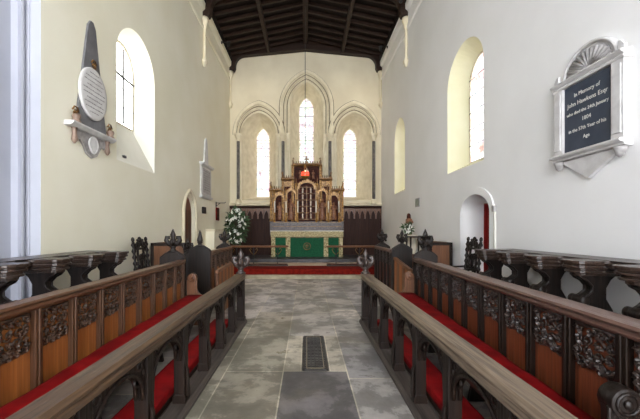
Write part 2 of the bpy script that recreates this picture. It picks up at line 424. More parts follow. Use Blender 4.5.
gr2 = glass_mat('window_glass_far_right', 1.1, .15, lead=.4, h=3, rows=9, axis='y', tint=(1, .93, .95), colored=.2)
w1 = side_window('window_1', WL, arch(6.435, 3.38, 4.40, .46, 4.88, 12), .34, fL, M['reveal_white'], gl, 1)
# mullion and cross bar seen in the left light
mb = MB(); x = XL - .34 + .035
mb.tube([(x, 6.5, 3.4), (x, 6.5, 4.8)], .018, 6); mb.tube([(x, 6.0, 4.27), (x, 6.88, 4.27)], .022, 6); mb.build('cross_bar', M['iron'], w1)
side_window('window_2', WR1, arch(6.77, 2.80, 4.36, .46, 4.88, 12), .36, fR, M['reveal_yellow'], gr, -1)
side_window('window_3', WR2, arch(11.43, 2.85, 4.4, .40, 4.9, 12), .36, fR, M['reveal_yellow'], gr2, -1)

# left door
mb = MB()
bridge(mb, DL, DL, fL(0), fL(.10), close=False)
d1 = mb.build('door_1', M['plaster_left'], recalc=False); struct(d1)
mb = MB(); mb.prism(arch(9.28, 0, 1.78, .43, 2.36, 10), 'x', XL - .09, XL - .15); mb.build('door_leaf', M['door_wood'], d1)
mb = MB()
for k in range(1, 6):
    mb.box(XL - .092, XL - .08, 8.85 + k * .143 - .006, 8.85 + k * .143 + .006, .02, 1.95)
mb.build('boards', M['oak_dark'], d1)
mb = MB(); mb.tube([fL(-.015)(*p) for p in arch(9.28, 0, 1.80, .50, 2.46, 12)], .05, 6); mb.build('arch_moulding', M['moulding'], d1)

# right door recess
mb = MB()
bridge(mb, DR, DR, fR(0), fR(.62), close=False)
n = len(DR); mb.add([fR(.62)(*p) for p in DR], [tuple(range(n))])
d2 = mb.build('door_2', M['plaster_right'], recalc=False); struct(d2)
mb = MB()
o_ = arch(6.31, 0, 1.74, .66, 2.18, 12); i_ = arch(6.31, 0, 1.72, .54, 2.05, 12)
bridge(mb, o_, i_, fR(-.025), fR(-.025), close=False); bridge(mb, o_, o_, fR(-.025), fR(.01), close=False); bridge(mb, i_, i_, fR(-.025), fR(.01), close=False)
mb.build('arch_moulding', M['plaster_right'], d2, recalc=False)
t = thing('curtain', 'dark red curtain hanging inside the arched recess of the right wall', 'curtain', (XR + .40, 5.99, 0))
mb = MB(); vs = []; nn = 40
for z in (0.03, .7, 1.4, 1.9):
    for i in range(nn):
        y = -.20 + .93 * i / (nn - 1); vs.append((.03 * sin(i * 1.3) + .01 * sin(i * .6 + z), y, z))
mb.add(vs, [(r * nn + i, r * nn + i + 1, (r + 1) * nn + i + 1, (r + 1) * nn + i) for r in range(3) for i in range(nn - 1)], True)
o = mb.build('cloth', M['curtain'], t, recalc=False); md = o.modifiers.new('thick', 'SOLIDIFY'); md.thickness = .008
mb = MB(); mb.tube([(0, -.22, 1.91), (0, .76, 1.91)], .012, 8); mb.build('rail', M['brass'], t)

t = thing('cable_conduit', 'thin white conduit running up the right wall beside the arched recess', 'conduit', (XR, 5.62, 0))
mb = MB(); mb.box(-.03, -.003, -.02, .02, .0, 1.72); mb.build('channel', M['white_paint_gloss'], t, .004)
mb = MB(); mb.box(-.05, -.003, -.035, .035, 1.70, 1.80); mb.build('switch_box', M['marble_grey'], t, .006)

# east wall with three lancets
ES, EC = 1.96, 0
holes = [arch(-ES, 2.62, 5.35, .70, 6.2, 12), arch(0, 2.62, 6.46, .68, 7.46, 12), arch(ES, 2.62, 5.35, .70, 6.2, 12)]
ins = [arch(-1.92, 2.86, 5.38, .29, 5.88, 12), arch(0, 2.86, 6.7, .32, 7.26, 12), arch(1.92, 2.86, 5.38, .29, 5.88, 12)]
fE = lambda d: (lambda u, z: (u, YE + d, z))
mb = MB(); holed(mb, [(XL - .05, 0), (XR + .05, 0), (XR + .05, 8.5), (0, 9.3), (XL - .05, 8.5)], holes, fE(0))
struct(mb.build('wall_back', M['plaster_east'], recalc=False))
ge = glass_mat('east_stained_glass', .95, .32, lead=.7, h=3.6, rows=9, axis='x', tint=(1, .96, .98), colored=.35)
names = ['window_4', 'window_5', 'window_6']
def roll(path, r, n=6):
    m_ = MB(); m_.tube(path, r, n); return m_
for k, (ho, ii) in enumerate(zip(holes, ins)):
    r = MB(); bridge(r, ho, ii, fE(0), fE(1.1))
    w = r.build(names[k], M['moulding'], recalc=False); struct(w)
    g = MB(); n = len(ii); g.add([fE(1.1)(*p) for p in ii], [tuple(range(n))]); g.build('stained_glass', ge, w, recalc=False)
    fr = MB(); fr.tube([fE(1.08)(*p) for p in ii], .022, 5, closed=True); fr.build('glazing_frame', M['moulding'], w)
    b = MB(); u0 = min(p[0] for p in ii); u1 = max(p[0] for p in ii); z = 3.2
    while z < max(p[1] for p in ii) - .4: b.tube([(u0, YE + 1.06, z), (u1, YE + 1.06, z)], .008, 5); z += .36
    b.build('saddle_bars', M['iron'], w)
    c = (-ES, 0, ES)[k]; zs = (5.35, 6.46, 5.35)[k]; dz = (.0, 0, 0)[k]
    zb = 5.33
    for hw, za, rr, dy in ((.735, 6.25 if k != 1 else 7.53, .045, -.02), (.87, 6.43 if k != 1 else 7.72, .035, -.03)):
        roll([(u, YE + dy, z) for u, z in arch(c, zb, zs, hw, za, 14)], rr).build('arch_roll', M['moulding'], w)
    # hood mould with dark undercut: a proud square section
    ho2 = arch(c, zb, zs, 1.05 if k != 1 else 1.10, 6.70 if k != 1 else 7.98, 14); hi2 = arch(c, zb, zs, .95 if k != 1 else 1.0, 6.57 if k != 1 else 7.86, 14)
    m_ = MB(); bridge(m_, ho2, hi2, fE(-.09), fE(-.07), False); bridge(m_, ho2, ho2, fE(-.09), fE(.01), False); bridge(m_, hi2, hi2, fE(-.07), fE(.01), False)
    m_.build('hood_mould', M['moulding'], w, recalc=False)
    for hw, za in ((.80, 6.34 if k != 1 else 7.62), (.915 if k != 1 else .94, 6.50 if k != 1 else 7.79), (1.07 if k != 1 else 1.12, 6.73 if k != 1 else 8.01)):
        roll([(u, YE - .005, z) for u, z in arch(c, zb, zs, hw, za, 14)], .016, 5).build('shadow_gap_line', M['line'], w)  # thin dark tubes added as painted shadow gaps along the mouldings
    # shafts
    if k == 1: mxs = (-.96, .96)
    elif k == 0: mxs = (-2.79,)
    else: mxs = (2.75,)
    for x in mxs:
        m_ = MB(); m_.lathe([(.065, 2.66), (.065, 5.04)], x, YE - .10, 12); m_.build('marble_shaft', M['dark_marble'], w)
        m_ = MB(); m_.lathe([(.075, 5.02), (.08, 5.06), (.075, 5.09), (.09, 5.14), (.13, 5.24), (.15, 5.27), (.15, 5.34)], x, YE - .09, 12); m_.build('capital', M['moulding'], w)
        m_ = MB(); m_.lathe([(.13, 2.44), (.13, 2.52), (.10, 2.56), (.11, 2.60), (.08, 2.64), (.07, 2.68)], x, YE - .09, 12); m_.build('shaft_base', M['moulding'], w)
    for x, r0 in ((c - .77, .05), (c + .77, .05)):
        m_ = MB(); m_.lathe([(.09, 2.46), (.09, 2.54), (.06, 2.6), (.045, 2.66), (.045, 5.08), (.06, 5.1), (.05, 5.14), (.10, 5.26), (.11, 5.34)], x, YE - .03, 10); m_.build('jamb_shaft', M['moulding'], w)
# string course under the lancets
mb = MB(); mb.prism([(YE + .01, 2.38), (YE - .10, 2.40), (YE - .13, 2.44), (YE - .04, 2.50), (YE + .01, 2.52)], 'x', XL, XR); struct(mb.build('trim_2', M['moulding']))

# panelled dado
def dado(x0, x1, label):
    t = thing('wall_panelling', label, 'wood panelling', ((x0 + x1) / 2, 14.19, .26))
    x0, x1 = x0 - (x0 + x1) / 2, x1 - (x0 + x1) / 2
    m_ = MB(); m_.box(x0, x1, -.03, 0, 0, 2.1); m_.build('boards', M['dado'], t)
    m_ = MB(); m_.prism([(0, 2.02), (-.09, 2.04), (-.11, 2.10), (-.07, 2.12), (0, 2.12)], 'x', x0, x1); m_.build('cornice', M['dado'], t)
    n = max(2, round((x1 - x0) / .45)); p = (x1 - x0) / n
    st = None
    for i in range(n + 1):
        x = x0 + p * i; xx = min(max(x, x0 + .03), x1 - .03)
        if st is None:
            m_ = MB(); m_.box(-.03, .03, -.06, -.03, 0, 2.03); st = m_.build('stile', M['dado'], t, .005, loc=(xx, 0, 0))
        else: copy_part(st, t, (xx, 0, 0))
    fr = None
    for i in range(n * 2):
        x = x0 + p / 2 * (i + .5)
        if fr is None:
            m_ = MB(); w_ = p / 2 - .01
            a = arch(0, 1.62, 1.70, w_ / 2 * .8, 1.94, 5)
            poly = [(-w_ / 2, 1.60)] + [(-w_ / 2 * .82, 1.60)] + a[1:-1] + [(w_ / 2 * .82, 1.60), (w_ / 2, 1.60), (w_ / 2, 2.02), (-w_ / 2, 2.02)]
            m_.prism(poly, 'y', -.07, -.03); m_.ell((0, -.05, 1.97), (.03, .02, .03), 6); m_.ell((-w_ * .3, -.05, 1.97), (.02, .02, .03), 6); m_.ell((w_ * .3, -.05, 1.97), (.02, .02, .03), 6)
            fr = m_.build('frieze_arch', M['oak_mid'], t, loc=(x, 0, 0))
        else: copy_part(fr, t, (x, 0, 0))
dado(XL + .01, -1.3, 'dark carved wooden wall panelling left of the gilded reredos')
dado(1.3, XR - .01, 'dark carved wooden wall panelling right of the gilded reredos')

# ------------------------------------------------------------------ roof
def roof_z(x): # underside of boards
    c = (XL + XR) / 2; h = (XR - XL) / 2
    return 9.12 - .68 * abs(x - c) / h
cx = (XL + XR) / 2
mb = MB()
mb.add([(XL - .3, YW, roof_z(XL - .3)), (cx, YW, roof_z(cx)), (XR + .3, YW, roof_z(XR + .3)), (XL - .3, 14.6, roof_z(XL - .3)), (cx, 14.6, roof_z(cx)), (XR + .3, 14.6, roof_z(XR + .3))],
       [(0, 1, 4, 3), (1, 2, 5, 4)])
mb.add([(XL - .3, YW, roof_z(XL - .3) + .1), (cx, YW, roof_z(cx) + .1), (XR + .3, YW, roof_z(XR + .3) + .1), (XL - .3, 14.6, roof_z(XL - .3) + .1), (cx, 14.6, roof_z(cx) + .1), (XR + .3, 14.6, roof_z(XR + .3) + .1)],
       [(0, 1, 4, 3), (1, 2, 5, 4)])
ceil = mb.build('ceiling', M['roof_dark'], recalc=False); struct(ceil)
mb = MB()
zc, ze = roof_z(cx), roof_z(XL)
mb.prism([(XL, ze - .10), (cx, zc - .10), (XR, ze - .10), (XR, ze + .02), (cx, zc + .02), (XL, ze + .02)], 'y', -.04, .04)
rf = mb.build('rafter', M['roof_beam'], ceil, loc=(0, 13.75, 0))
y = 13.75 - .42
while y > 6:
    if abs(y - 10.5) > .15 and abs(y - 7.42) > .15: copy_part(rf, ceil, (0, y, 0))
    y -= .42
for x, w in ((cx - 1.5, .06), (cx, .09), (cx + 1.5, .06)):
    m_ = MB(); z = roof_z(x); m_.box(x - w, x + w, YW, 14.15, z - .20, z + .03); m_.build('purlin', M['roof_beam'], ceil, .01)
for x in (XL + .06, XR - .06):
    m_ = MB(); m_.box(x - .08, x + .08, YW, 14.15, 8.22, 8.50); m_.build('wall_plate', M['roof_dark'], ceil, .01)
# truss: cambered tie beam with curved knee brackets and wall posts
mb = MB()
poly = [(XL + .0, 7.86), (XL + .20, 7.86), (XL + .26, 7.98)]
for i in range(8):
    a = pi - (pi / 2) * i / 7
    poly.append((XL + .66 + .40 * cos(a), 8.08 + .40 * sin(a)))
poly += [(cx, 8.72)]
right = [(2 * cx - p[0], p[1]) for p in reversed(poly[:-1])]
poly = poly + right + [(XR, ze + .05), (cx, zc + .05), (XL, ze + .05)]
mb.prism(poly, 'y', -.11, .11)
tr = mb.build('truss', M['roof_beam'], ceil, .015, loc=(0, 10.5, 0))
copy_part(tr, ceil, (0, 14.08, 0)); copy_part(tr, ceil, (0, 7.42, 0))
# plaster cornices and wall shafts
for s, X, nm in ((1, XL, 'trim_3'), (-1, XR, 'trim_4')):
    m_ = MB(); m_.prism([(X, 7.50), (X + s * .03, 7.50), (X + s * .05, 7.54), (X + s * .05, 7.58), (X + s * .02, 7.62), (X + s * .02, 7.98), (X + s * .10, 8.06), (X + s * .11, 8.24), (X, 8.24)], 'y', YW, YE)
    struct(m_.build(nm, M['plaster_left' if s == 1 else 'plaster_right']))
k = 5
for X, s in ((XL, 1), (XR, -1)):
    for y in (10.5, 14.06):
        m_ = MB(); m_.lathe([(.01, 6.36), (.045, 6.38), (.05, 6.44), (.085, 6.48), (.09, 6.54), (.06, 6.60), (.04, 6.64), (.04, 7.50), (.07, 7.54), (.06, 7.58), (.10, 7.70), (.12, 7.74), (.12, 7.85)], X + s * .05, y, 12)
        struct(m_.build('trim_%d' % k, M['plaster_east']), 'slender cream wall shaft carrying the roof truss'); k += 1

SPOT_W = 24
def spotlight(x, y, z, s, label):
    t = thing('spotlight', label, 'spotlight', (x, y, z), group='spotlights under the roof')
    m_ = MB(); m_.box(-.02 if s > 0 else -.02, .02, -.02, .02, -.04, .04); m_.tube([(0, 0, 0), (s * .12, 0, .02), (s * .20, 0, -.02)], .012, 6); m_.build('bracket', M['iron'], t)
    m_ = MB(); m_.T = Matrix.Translation((s * .24, .02, -.04)) @ Euler((radians(35), 0, s * .3)).to_matrix().to_4x4()
    m_.lathe([(.03, -.10), (.05, -.08), (.05, .02), (.07, .08), (.065, .085)], 0, 0, 12); m_.build('lamp_head', M['iron'], t)
    ld = bpy.data.lights.new('spot_beam', 'SPOT'); ld.energy = SPOT_W; ld.color = (1, .90, .74); ld.spot_size = radians(120); ld.spot_blend = 1.0; ld.shadow_soft_size = .12
    lo = bpy.data.objects.new('spot_beam', ld); C.objects.link(lo); lo.parent = t; lo.location = (s * .27, .1, -.12)
    d = Vector((0 - x, 14.6 - y, 2.8 - z)); lo.rotation_euler = d.to_track_quat('-Z', 'Y').to_euler()
spotlight(XL + .13, 9.65, 8.08, 1, 'small black spotlight on the left cornice, nearer of the two')
spotlight(XL + .13, 12.3, 8.08, 1, 'small black spotlight on the left cornice, farther of the two')
spotlight(XR - .13, 9.9, 8.08, -1, 'small black spotlight on the right cornice, nearer of the two')
spotlight(XR - .13, 12.6, 8.08, -1, 'small black spotlight on the right cornice, farther of the two')

# ------------------------------------------------------------------ sanctuary steps
def step(name, y0, y1, z0, z1, mat, label):
    m_ = MB(); m_.box(XL + .002, XR - .002, y0, y1, z0, z1); o = m_.build(name, mat, bevel=.008); struct(o, label); return o
step('sanctuary_step', 9.86, 15.3 - 1.12, -.1, .11, M['step_stone'], 'low worn stone step before the sanctuary')
step('sanctuary_step', 10.02, 14.18, .112, .25, M['pink_stone'], 'pale stone platform of the sanctuary')
step('sanctuary_step', 12.2, 14.18, .252, .37, M['black_stone'], 'black stone platform under the altar')
m_ = MB(); m_.prism([(10.0, .112), (10.015, .112), (10.015, .255), (10.95, .255), (10.95, .267), (10.0, .267)], 'x', XL + .35, XR - .35)
tag(m_.build('step_carpet', M['red_carpet'], bevel=.004), 'red carpet strip covering the riser and edge of the sanctuary step', 'carpet')

# communion rails
def comm_rail(x0, x1, posts, label):
    z0 = .27; y = 11.1
    t = thing('communion_rail', label, 'altar rail', ((x0 + x1) / 2, y, z0)); c = (x0 + x1) / 2
    m_ = MB(); m_.prism([(-.06, .57), (.06, .57), (.07, .60), (.05, .63), (-.05, .63), (-.07, .60)], 'x', x0 - c, x1 - c); m_.build('top_rail', M['oak_mid_y'], t, .004)
    p0 = None
    for p in posts:
        if p0 is None:
            m_ = MB(); m_.lathe([(.07, 0), (.07, .015), (.03, .03), (.016, .06), (.016, .26), (.028, .28), (.028, .30), (.016, .32), (.016, .54), (.035, .57)], 0, 0, 12); p0 = m_.build('post', M['iron'], t, loc=(p - c, 0, 0))
            s_ = MB(); 
            for sg in (-1, 1): s_.tube([(sg * .012, 0, .34), (sg * .09, 0, .42), (sg * .13, 0, .50), (sg * .10, 0, .55), (sg * .06, 0, .50)], .008, 5)
            s_.build('scroll', M['brass'], p0)
        else: copy_part(p0, t, (p - c, 0, 0))
    k_ = thing('kneeler', 'low dark wooden kneeler at the foot of the ' + ('left' if c < 0 else 'right') + ' altar rail', 'kneeler', (c, 10.85, .267))
    m_ = MB(); m_.box(x0 - c, x1 - c, -.09, .09, .0, .05); m_.build('board', M['oak_dark_y'], k_, .008)
    m_ = MB(); m_.box(x0 - c + .02, x1 - c - .02, -.08, .08, .05, .075); m_.build('pad', M['niche_red'], k_, .01)
comm_rail(-2.6, -.58, (-2.45, -1.7, -.93), 'brown wooden altar rail left of the central gap')
comm_rail(.63, 2.6, (.95, 1.7, 2.45), 'brown wooden altar rail right of the central gap')

# ------------------------------------------------------------------ altar
ax = .02
t = thing('altar', 'wide altar table under a green and cream brocade frontal', 'altar', (ax, 13.3, .37))
m_ = MB(); m_.box(-1.34, 1.34, -.27, .30, 0, .97); m_.build('body', M['oak_dark'], t)
m_ = MB(); m_.box(-1.38, 1.38, -.28, .33, .97, 1.0); m_.build('slab', M['marble'], t, .005)
t = thing('altar_frontal', 'green brocade cloth with cream gold borders hanging on the altar front', 'altar cloth', (ax, 13.02, .385))
m_ = MB(); m_.box(-1.33, 1.33, -.006, .0, 0, .78); m_.build('green_cloth', M['green'], t)
for x0, x1 in ((-1.35, -1.20), (-.80, -.63), (.63, .80), (1.20, 1.35)):
    m_ = MB(); m_.box(x0, x1, -.016, -.006, 0, .78); m_.build('orphrey_band', M['orphrey'], t)
m_ = MB(); m_.box(-1.37, 1.37, -.028, -.010, .76, .965); m_.build('superfrontal', M['orphrey'], t)
m_ = MB()
for i in range(110):
    x = -1.36 + 2.72 * i / 109; m_.box(x - .006, x + .006, -.026, -.014, .72, .765)
m_.build('fringe', M['gold'], t)
m_ = MB(); m_.tube([(.13 * cos(a * pi / 12), -.012, .40 + .13 * sin(a * pi / 12)) for a in range(24)], .012, 6, closed=True)
m_.tube([(0, -.012, .31), (0, -.012, .49)], .012, 6); m_.tube([(-.07, -.012, .43), (.07, -.012, .43)], .012, 6)
m_.tube([(.055 * cos(a * pi / 8), -.012, .40 + .055 * sin(a * pi / 8)) for a in range(16)], .008, 6, closed=True)
m_.build('monogram', M['gold'], t)
m_ = MB(); m_.box(ax - 1.39, ax + 1.39, 13.005, 13.4, 1.371, 1.378); 
tag(m_.build('altar_linen', M['linen']), 'white linen cloth laid along the altar top', 'cloth')

# ------------------------------------------------------------------ reredos
ry = 13.78
R = thing('reredos', 'tall gilded stepped reredos with figures in niches behind the altar', 'reredos', (.01, ry, .37))
B = -.37
m_ = MB()
poly = [(-1.46, .0), (1.46, 0), (1.46, 3.05 + B), (1.0, 3.05 + B), (1.0, 3.5 + B), (.52, 3.5 + B), (.52, 4.05 + B), (-.52, 4.05 + B), (-.52, 3.5 + B), (-1.0, 3.5 + B), (-1.0, 3.05 + B), (-1.46, 3.05 + B)]
m_.prism(poly, 'y', .02, .22); m_.build('backboard', M['niche_red'], R)
m_ = MB(); m_.box(-1.34, 1.34, -.40, -.12, 1.38 + B, 1.55 + B); m_.box(-1.34, 1.34, -.28, -.12, 1.55 + B, 1.70 + B)
m_.box(-1.46, 1.46, -.12, .02, .8, 1.74 + B); m_.build('gradine', M['gradine'], R, .006)
m_ = MB()
for z in (1.53, 1.69): m_.box(-1.34, 1.34, (-.41 if z < 1.6 else -.29), (-.40 if z < 1.6 else -.28), z + B, z + .02 + B)
m_.build('gradine_edging', M['gold'], R)
def column(x, z1, w=.05):
    m_ = MB(); z0 = 1.74 + B; h = z1 + B - z0
    m_.lathe([(w * 1.2, 0), (w * 1.2, .05), (w * .8, .08), (w * .65, .12), (w * .65, h * .45), (w * .9, h * .47), (w * .9, h * .5), (w * .65, h * .52), (w * .6, h - .12), (w * 1.1, h - .05), (w * 1.2, h)], x, -.05, 8, z0=z0)
    m_.box(x - w, x + w, -.03, .03, z0, z0 + h)
    m_.build('column', M['gold_bright'], R)
    m_ = MB(); m_.lathe([(w * .9, 0), (w * .6, .05), (w * .25, .14), (w * .5, .15), (.005, .22)], x, -.05, 6, z0=z0 + h); m_.build('pinnacle', M['gold'], R)
for x, z in ((1.42, 3.12), (1.30, 2.95), (.95, 3.50), (.82, 2.98), (.56, 3.98), (.42, 3.25)):
    column(-x, z); column(x, z)
def cornice(x0, x1, z):
    m_ = MB(); m_.prism([(.02, z - .09 + B), (-.07, z - .09 + B), (-.09, z - .05 + B), (-.12, z - .03 + B), (-.12, z + .02 + B), (.02, z + .02 + B)], 'x', x0, x1)
    n = max(2, round((x1 - x0) / .09))
    for i in range(n):
        a = x0 + (x1 - x0) * (i + .5) / n
        m_.lathe([(.03, 0), (.032, .02), (.012, .05), (.022, .065), (.004, .10)], a, -.07, 5, z0=z + .02 + B)
    m_.build('cresting', M['gold'], R)
cornice(-1.5, -.98, 3.02); cornice(.98, 1.5, 3.02); cornice(-1.02, -.5, 3.46); cornice(.5, 1.02, 3.46); cornice(-.56, .56, 4.03)
def canopy(x, z, w):
    m_ = MB(); a = arch(x, z - .10 + B, z - .02 + B, w / 2 * .8, z + .16 + B, 6)
    poly = [(x - w / 2, z - .10 + B)] + a + [(x + w / 2, z - .10 + B), (x + w / 2, z + .12 + B), (x, z + .32 + B), (x - w / 2, z + .12 + B)]
    m_.prism(poly, 'y', -.09, -.05)
    for i in range(5):
        q = i / 4; m_.ell((x - w / 2 + w / 2 * q, -.08, z + .14 + .2 * q + B), (.02, .02, .025), 5); m_.ell((x + w / 2 - w / 2 * q, -.08, z + .14 + .2 * q + B), (.02, .02, .025), 5)
    m_.build('canopy', M['gold_bright'], R)
def figure(x, z, h, mat, nm='saint_figure', y=-.05):
    m_ = MB(); m_.lathe([(.16 * h, 0), (.17 * h, .05 * h), (.13 * h, .35 * h), (.11 * h, .55 * h), (.15 * h, .72 * h), (.14 * h, .78 * h), (.05 * h, .83 * h), (.05 * h, .86 * h)], x, y, 8, sy=.6, z0=z + B)
    m_.ell((x, y, z + .91 * h + B), (.065 * h, .065 * h, .085 * h), 8)
    m_.tube([(x - .13 * h, y, z + .74 * h + B), (x - .15 * h, y - .05 * h, z + .58 * h + B), (x - .02 * h, y - .11 * h, z + .56 * h + B)], .035 * h, 5)
    m_.tube([(x + .13 * h, y, z + .74 * h + B), (x + .16 * h, y - .04 * h, z + .6 * h + B), (x + .05 * h, y - .11 * h, z + .62 * h + B)], .035 * h, 5)
    m_.build(nm, mat, R)
for s in (-1, 1):
    figure(s * 1.08, 1.80, .72, M['figure']); canopy(s * 1.08, 2.62, .40)
    figure(s * .62, 1.80, .86, M['figure']); canopy(s * .62, 2.80, .38)
    # gilded upper panels
    m_ = MB(); m_.box(s * .76 - .18, s * .76 + .18, -.02, .02, 3.14 + B, 3.34 + B); m_.tube([(s * .76 + .07 * cos(a * pi / 4), -.03, 3.24 + B + .07 * sin(a * pi / 4)) for a in range(8)], .012, 5, closed=True); m_.build('upper_panel', M['gold_bright'], R)
    m_ = MB(); m_.box(s * 1.16 - .12, s * 1.16 + .12, -.02, .02, 2.78 + B, 2.90 + B); m_.build('upper_panel', M['gold_bright'], R)
# central stage: two columns of small pale figures
m_ = MB(); m_.box(-.36, .36, -.03, .02, 1.80 + B, 3.16 + B); m_.build('central_panel', M['niche_red'], R)
for i in range(5):
    for x in (-.16, .16):
        figure(x, 1.86 + i * .255, .21, M['figure_pale'], 'relief_figure', -.06)
m_ = MB()
for i in range(6): m_.box(-.36, .36, -.06, -.03, 1.82 + i * .255 + B, 1.84 + i * .255 + B)
for x in (-.35, 0, .35): m_.box(x - .015, x + .015, -.07, -.03, 1.8 + B, 3.16 + B)
m_.build('lattice', M['gold'], R)
canopy(0, 3.12, .70)
figure(0, 3.48, .40, M['figure_pale']); figure(-.26, 3.44, .34, M['figure']); figure(.26, 3.44, .34, M['figure'])
m_ = MB(); m_.box(-.025, .025, -.04, 0, 4.05 + B, 4.36 + B); m_.box(-.10, .10, -.04, 0, 4.20 + B, 4.25 + B); m_.build('cross', M['gold'], R)
for s in (-1, 1):
    m_ = MB()
    for x, z in ((s * 1.46, 3.12), (s * .98, 3.56), (s * .53, 4.12)):
        m_.box(x - .012, x + .012, -.05, -.03, z + .02 + B, z + .17 + B); m_.box(x - .04, x + .04, -.05, -.03, z + .10 + B, z + .125 + B)
    m_.build('finial_crosses', M['gold'], R)

# candles
cs0 = None
for i, (x, h, w) in enumerate([(-1.25, .36, 'outermost left'), (-.80, .34, 'second from left'), (-.34, .34, 'third from left'), (.38, .34, 'third from right'), (.86, .34, 'second from right'), (1.27, .36, 'outermost right')]):
    lab = 'white candle in a brass stick on the altar shelf, %s of the six' % w
    if cs0 is None:
        t = thing('altar_candle', lab, 'candle', (x, 13.56, 1.70), group='candles on the altar shelf')
        m_ = MB(); m_.lathe([(.055, 0), (.05, .02), (.02, .05), (.03, .08), (.014, .11), (.014, .24), (.028, .26), (.014, .28), (.014, .34), (.04, .37), (.035, .385)], 0, 0, 12); m_.build('candlestick', M['brass'], t)
        m_ = MB(); m_.lathe([(.022, .385), (.022, .83), (.004, .84), (.003, .86)], 0, 0, 10); m_.build('candle_wax', M['candle'], t)
        cs0 = t
    else:
        c = cs0.copy(); C.objects.link(c); c.location = (x, 13.56, 1.70); c['label'] = lab
        for ch in list(cs0.children): copy_part(ch, c)

# sanctuary lamp
t = thing('sanctuary_lamp', 'red glass sanctuary lamp hanging on a long rod from the roof', 'hanging lamp', (-.045, 11.6, 3.2))
m_ = MB(); m_.tube([(0, 0, .42), (0, 0, 5.72)], .011, 6); m_.build('rod', M['iron'], t)
m_ = MB(); m_.lathe([(.04, -.07), (.10, -.05), (.13, .02), (.14, .09), (.12, .15)], 0, 0, 14)
mm, nt, b = new_mat('glowing_red_glass'); b.inputs['Base Color'].default_value = (.7, .03, .02, 1); b.inputs['Roughness'].default_value = .1
b.inputs['Emission Color'].default_value = (1, .07, .03, 1); b.inputs['Emission Strength'].default_value = .9; m_.build('red_glass', mm, t)
m_ = MB(); m_.lathe([(.004, -.17), (.02, -.15), (.01, -.12), (.05, -.10), (.14, -.03), (.155, 0), (.14, .01), (.05, -.08)], 0, 0, 14)
m_.tube([(.16 * cos(a * pi / 10), .16 * sin(a * pi / 10), 0.0) for a in range(20)], .010, 6, closed=True)
for k in range(3):
    a = 2 * pi * k / 3; m_.tube([(.16 * cos(a), .16 * sin(a), 0), (.05 * cos(a), .05 * sin(a), .28), (0, 0, .42)], .005, 5)
m_.lathe([(.05, .30), (.03, .34), (.012, .42)], 0, 0, 10)
m_.build('holder', M['brass'], t)
mm2, nt, b = new_mat('lamp_flame'); b.inputs['Emission Color'].default_value = (1, .55, .3, 1); b.inputs['Emission Strength'].default_value = 5
m_ = MB(); m_.lathe([(.004, .11), (.018, .14), (.014, .17), (.002, .21)], 0, 0, 8); m_.build('flame', mm2, t)

# ------------------------------------------------------------------ carving helpers
def leaf(mb, x, z, ang, l, w, y=0, h=.012):
    ca, sa = cos(ang), sin(ang)
    def P(a, b, d): return (x + a * ca - b * sa, y - d, z + a * sa + b * ca)
    pts = [P(0, 0, .002), P(l * .3, w * .5, 0), P(l * .35, 0, h), P(l * .3, -w * .5, 0), P(l * .62, w * .62, 0), P(l * .65, 0, h * 1.1), P(l * .62, -w * .62, 0), P(l, 0, .001), P(l * .85, w * .2, .002), P(l * .85, -w * .2, .002)]
    mb.add(pts, [(0, 1, 2), (0, 2, 3), (1, 4, 5, 2), (2, 5, 6, 3), (4, 8, 7, 5), (5, 7, 9, 6)], False)
def spiral(mb, x, z, r0, turns, dirn, start, rad, y=0):
    pts = []; n = int(14 * turns)
    for i in range(n + 1):
        t = i / n; a = start + dirn * 2 * pi * turns * t; r = r0 * (1 - .8 * t); pts.append((x + r * cos(a), y - .006 - .008 * t, z + r * sin(a)))
    mb.tube(pts, [rad * (1 - .3 * i / n) for i in range(n + 1)], 5)
def foliage_carving(w, h, seed):
    """dense leaf-scroll relief in the xz plane, origin at top centre, facing -y"""
    r = random.Random(seed); mb = MB()
    z0 = -h
    # cusped lower edge
    n = 18; pts = []
    for i in range(n + 1):
        u = -w / 2 + w * i / n; q = abs(sin(pi * 2 * i / n)); pts.append((u, -.012, z0 + .02 + .045 * (1 - q)))
    mb.tube(pts, .010, 5)
    mb.tube([(-w / 2, -.008, 0), (w / 2, -.008, 0)], .009, 5)
    nx, nz = 4, 4
    for i in range(nx):
        for j in range(nz):
            x = -w / 2 + w * (i + .5) / nx + r.uniform(-.01, .01); z = -h + h * (j + .55) / nz + r.uniform(-.01, .01)
            rr = w / nx * .52
            spiral(mb, x, z, rr, 1.25, r.choice((-1, 1)), r.uniform(0, 6.28), .0075)
            mb.ell((x, -.020, z), (.010, .010, .010), 6)
            for k in range(3):
                leaf(mb, x, z, r.uniform(0, 6.28), rr * r.uniform(.8, 1.25), rr * .42, -.008, .018)
    for k in range(5):
        x = -w / 2 + w * r.random(); leaf(mb, x, z0 + .06, -pi / 2 + r.uniform(-.7, .7), .06, .04, -.004, .016)
    return mb

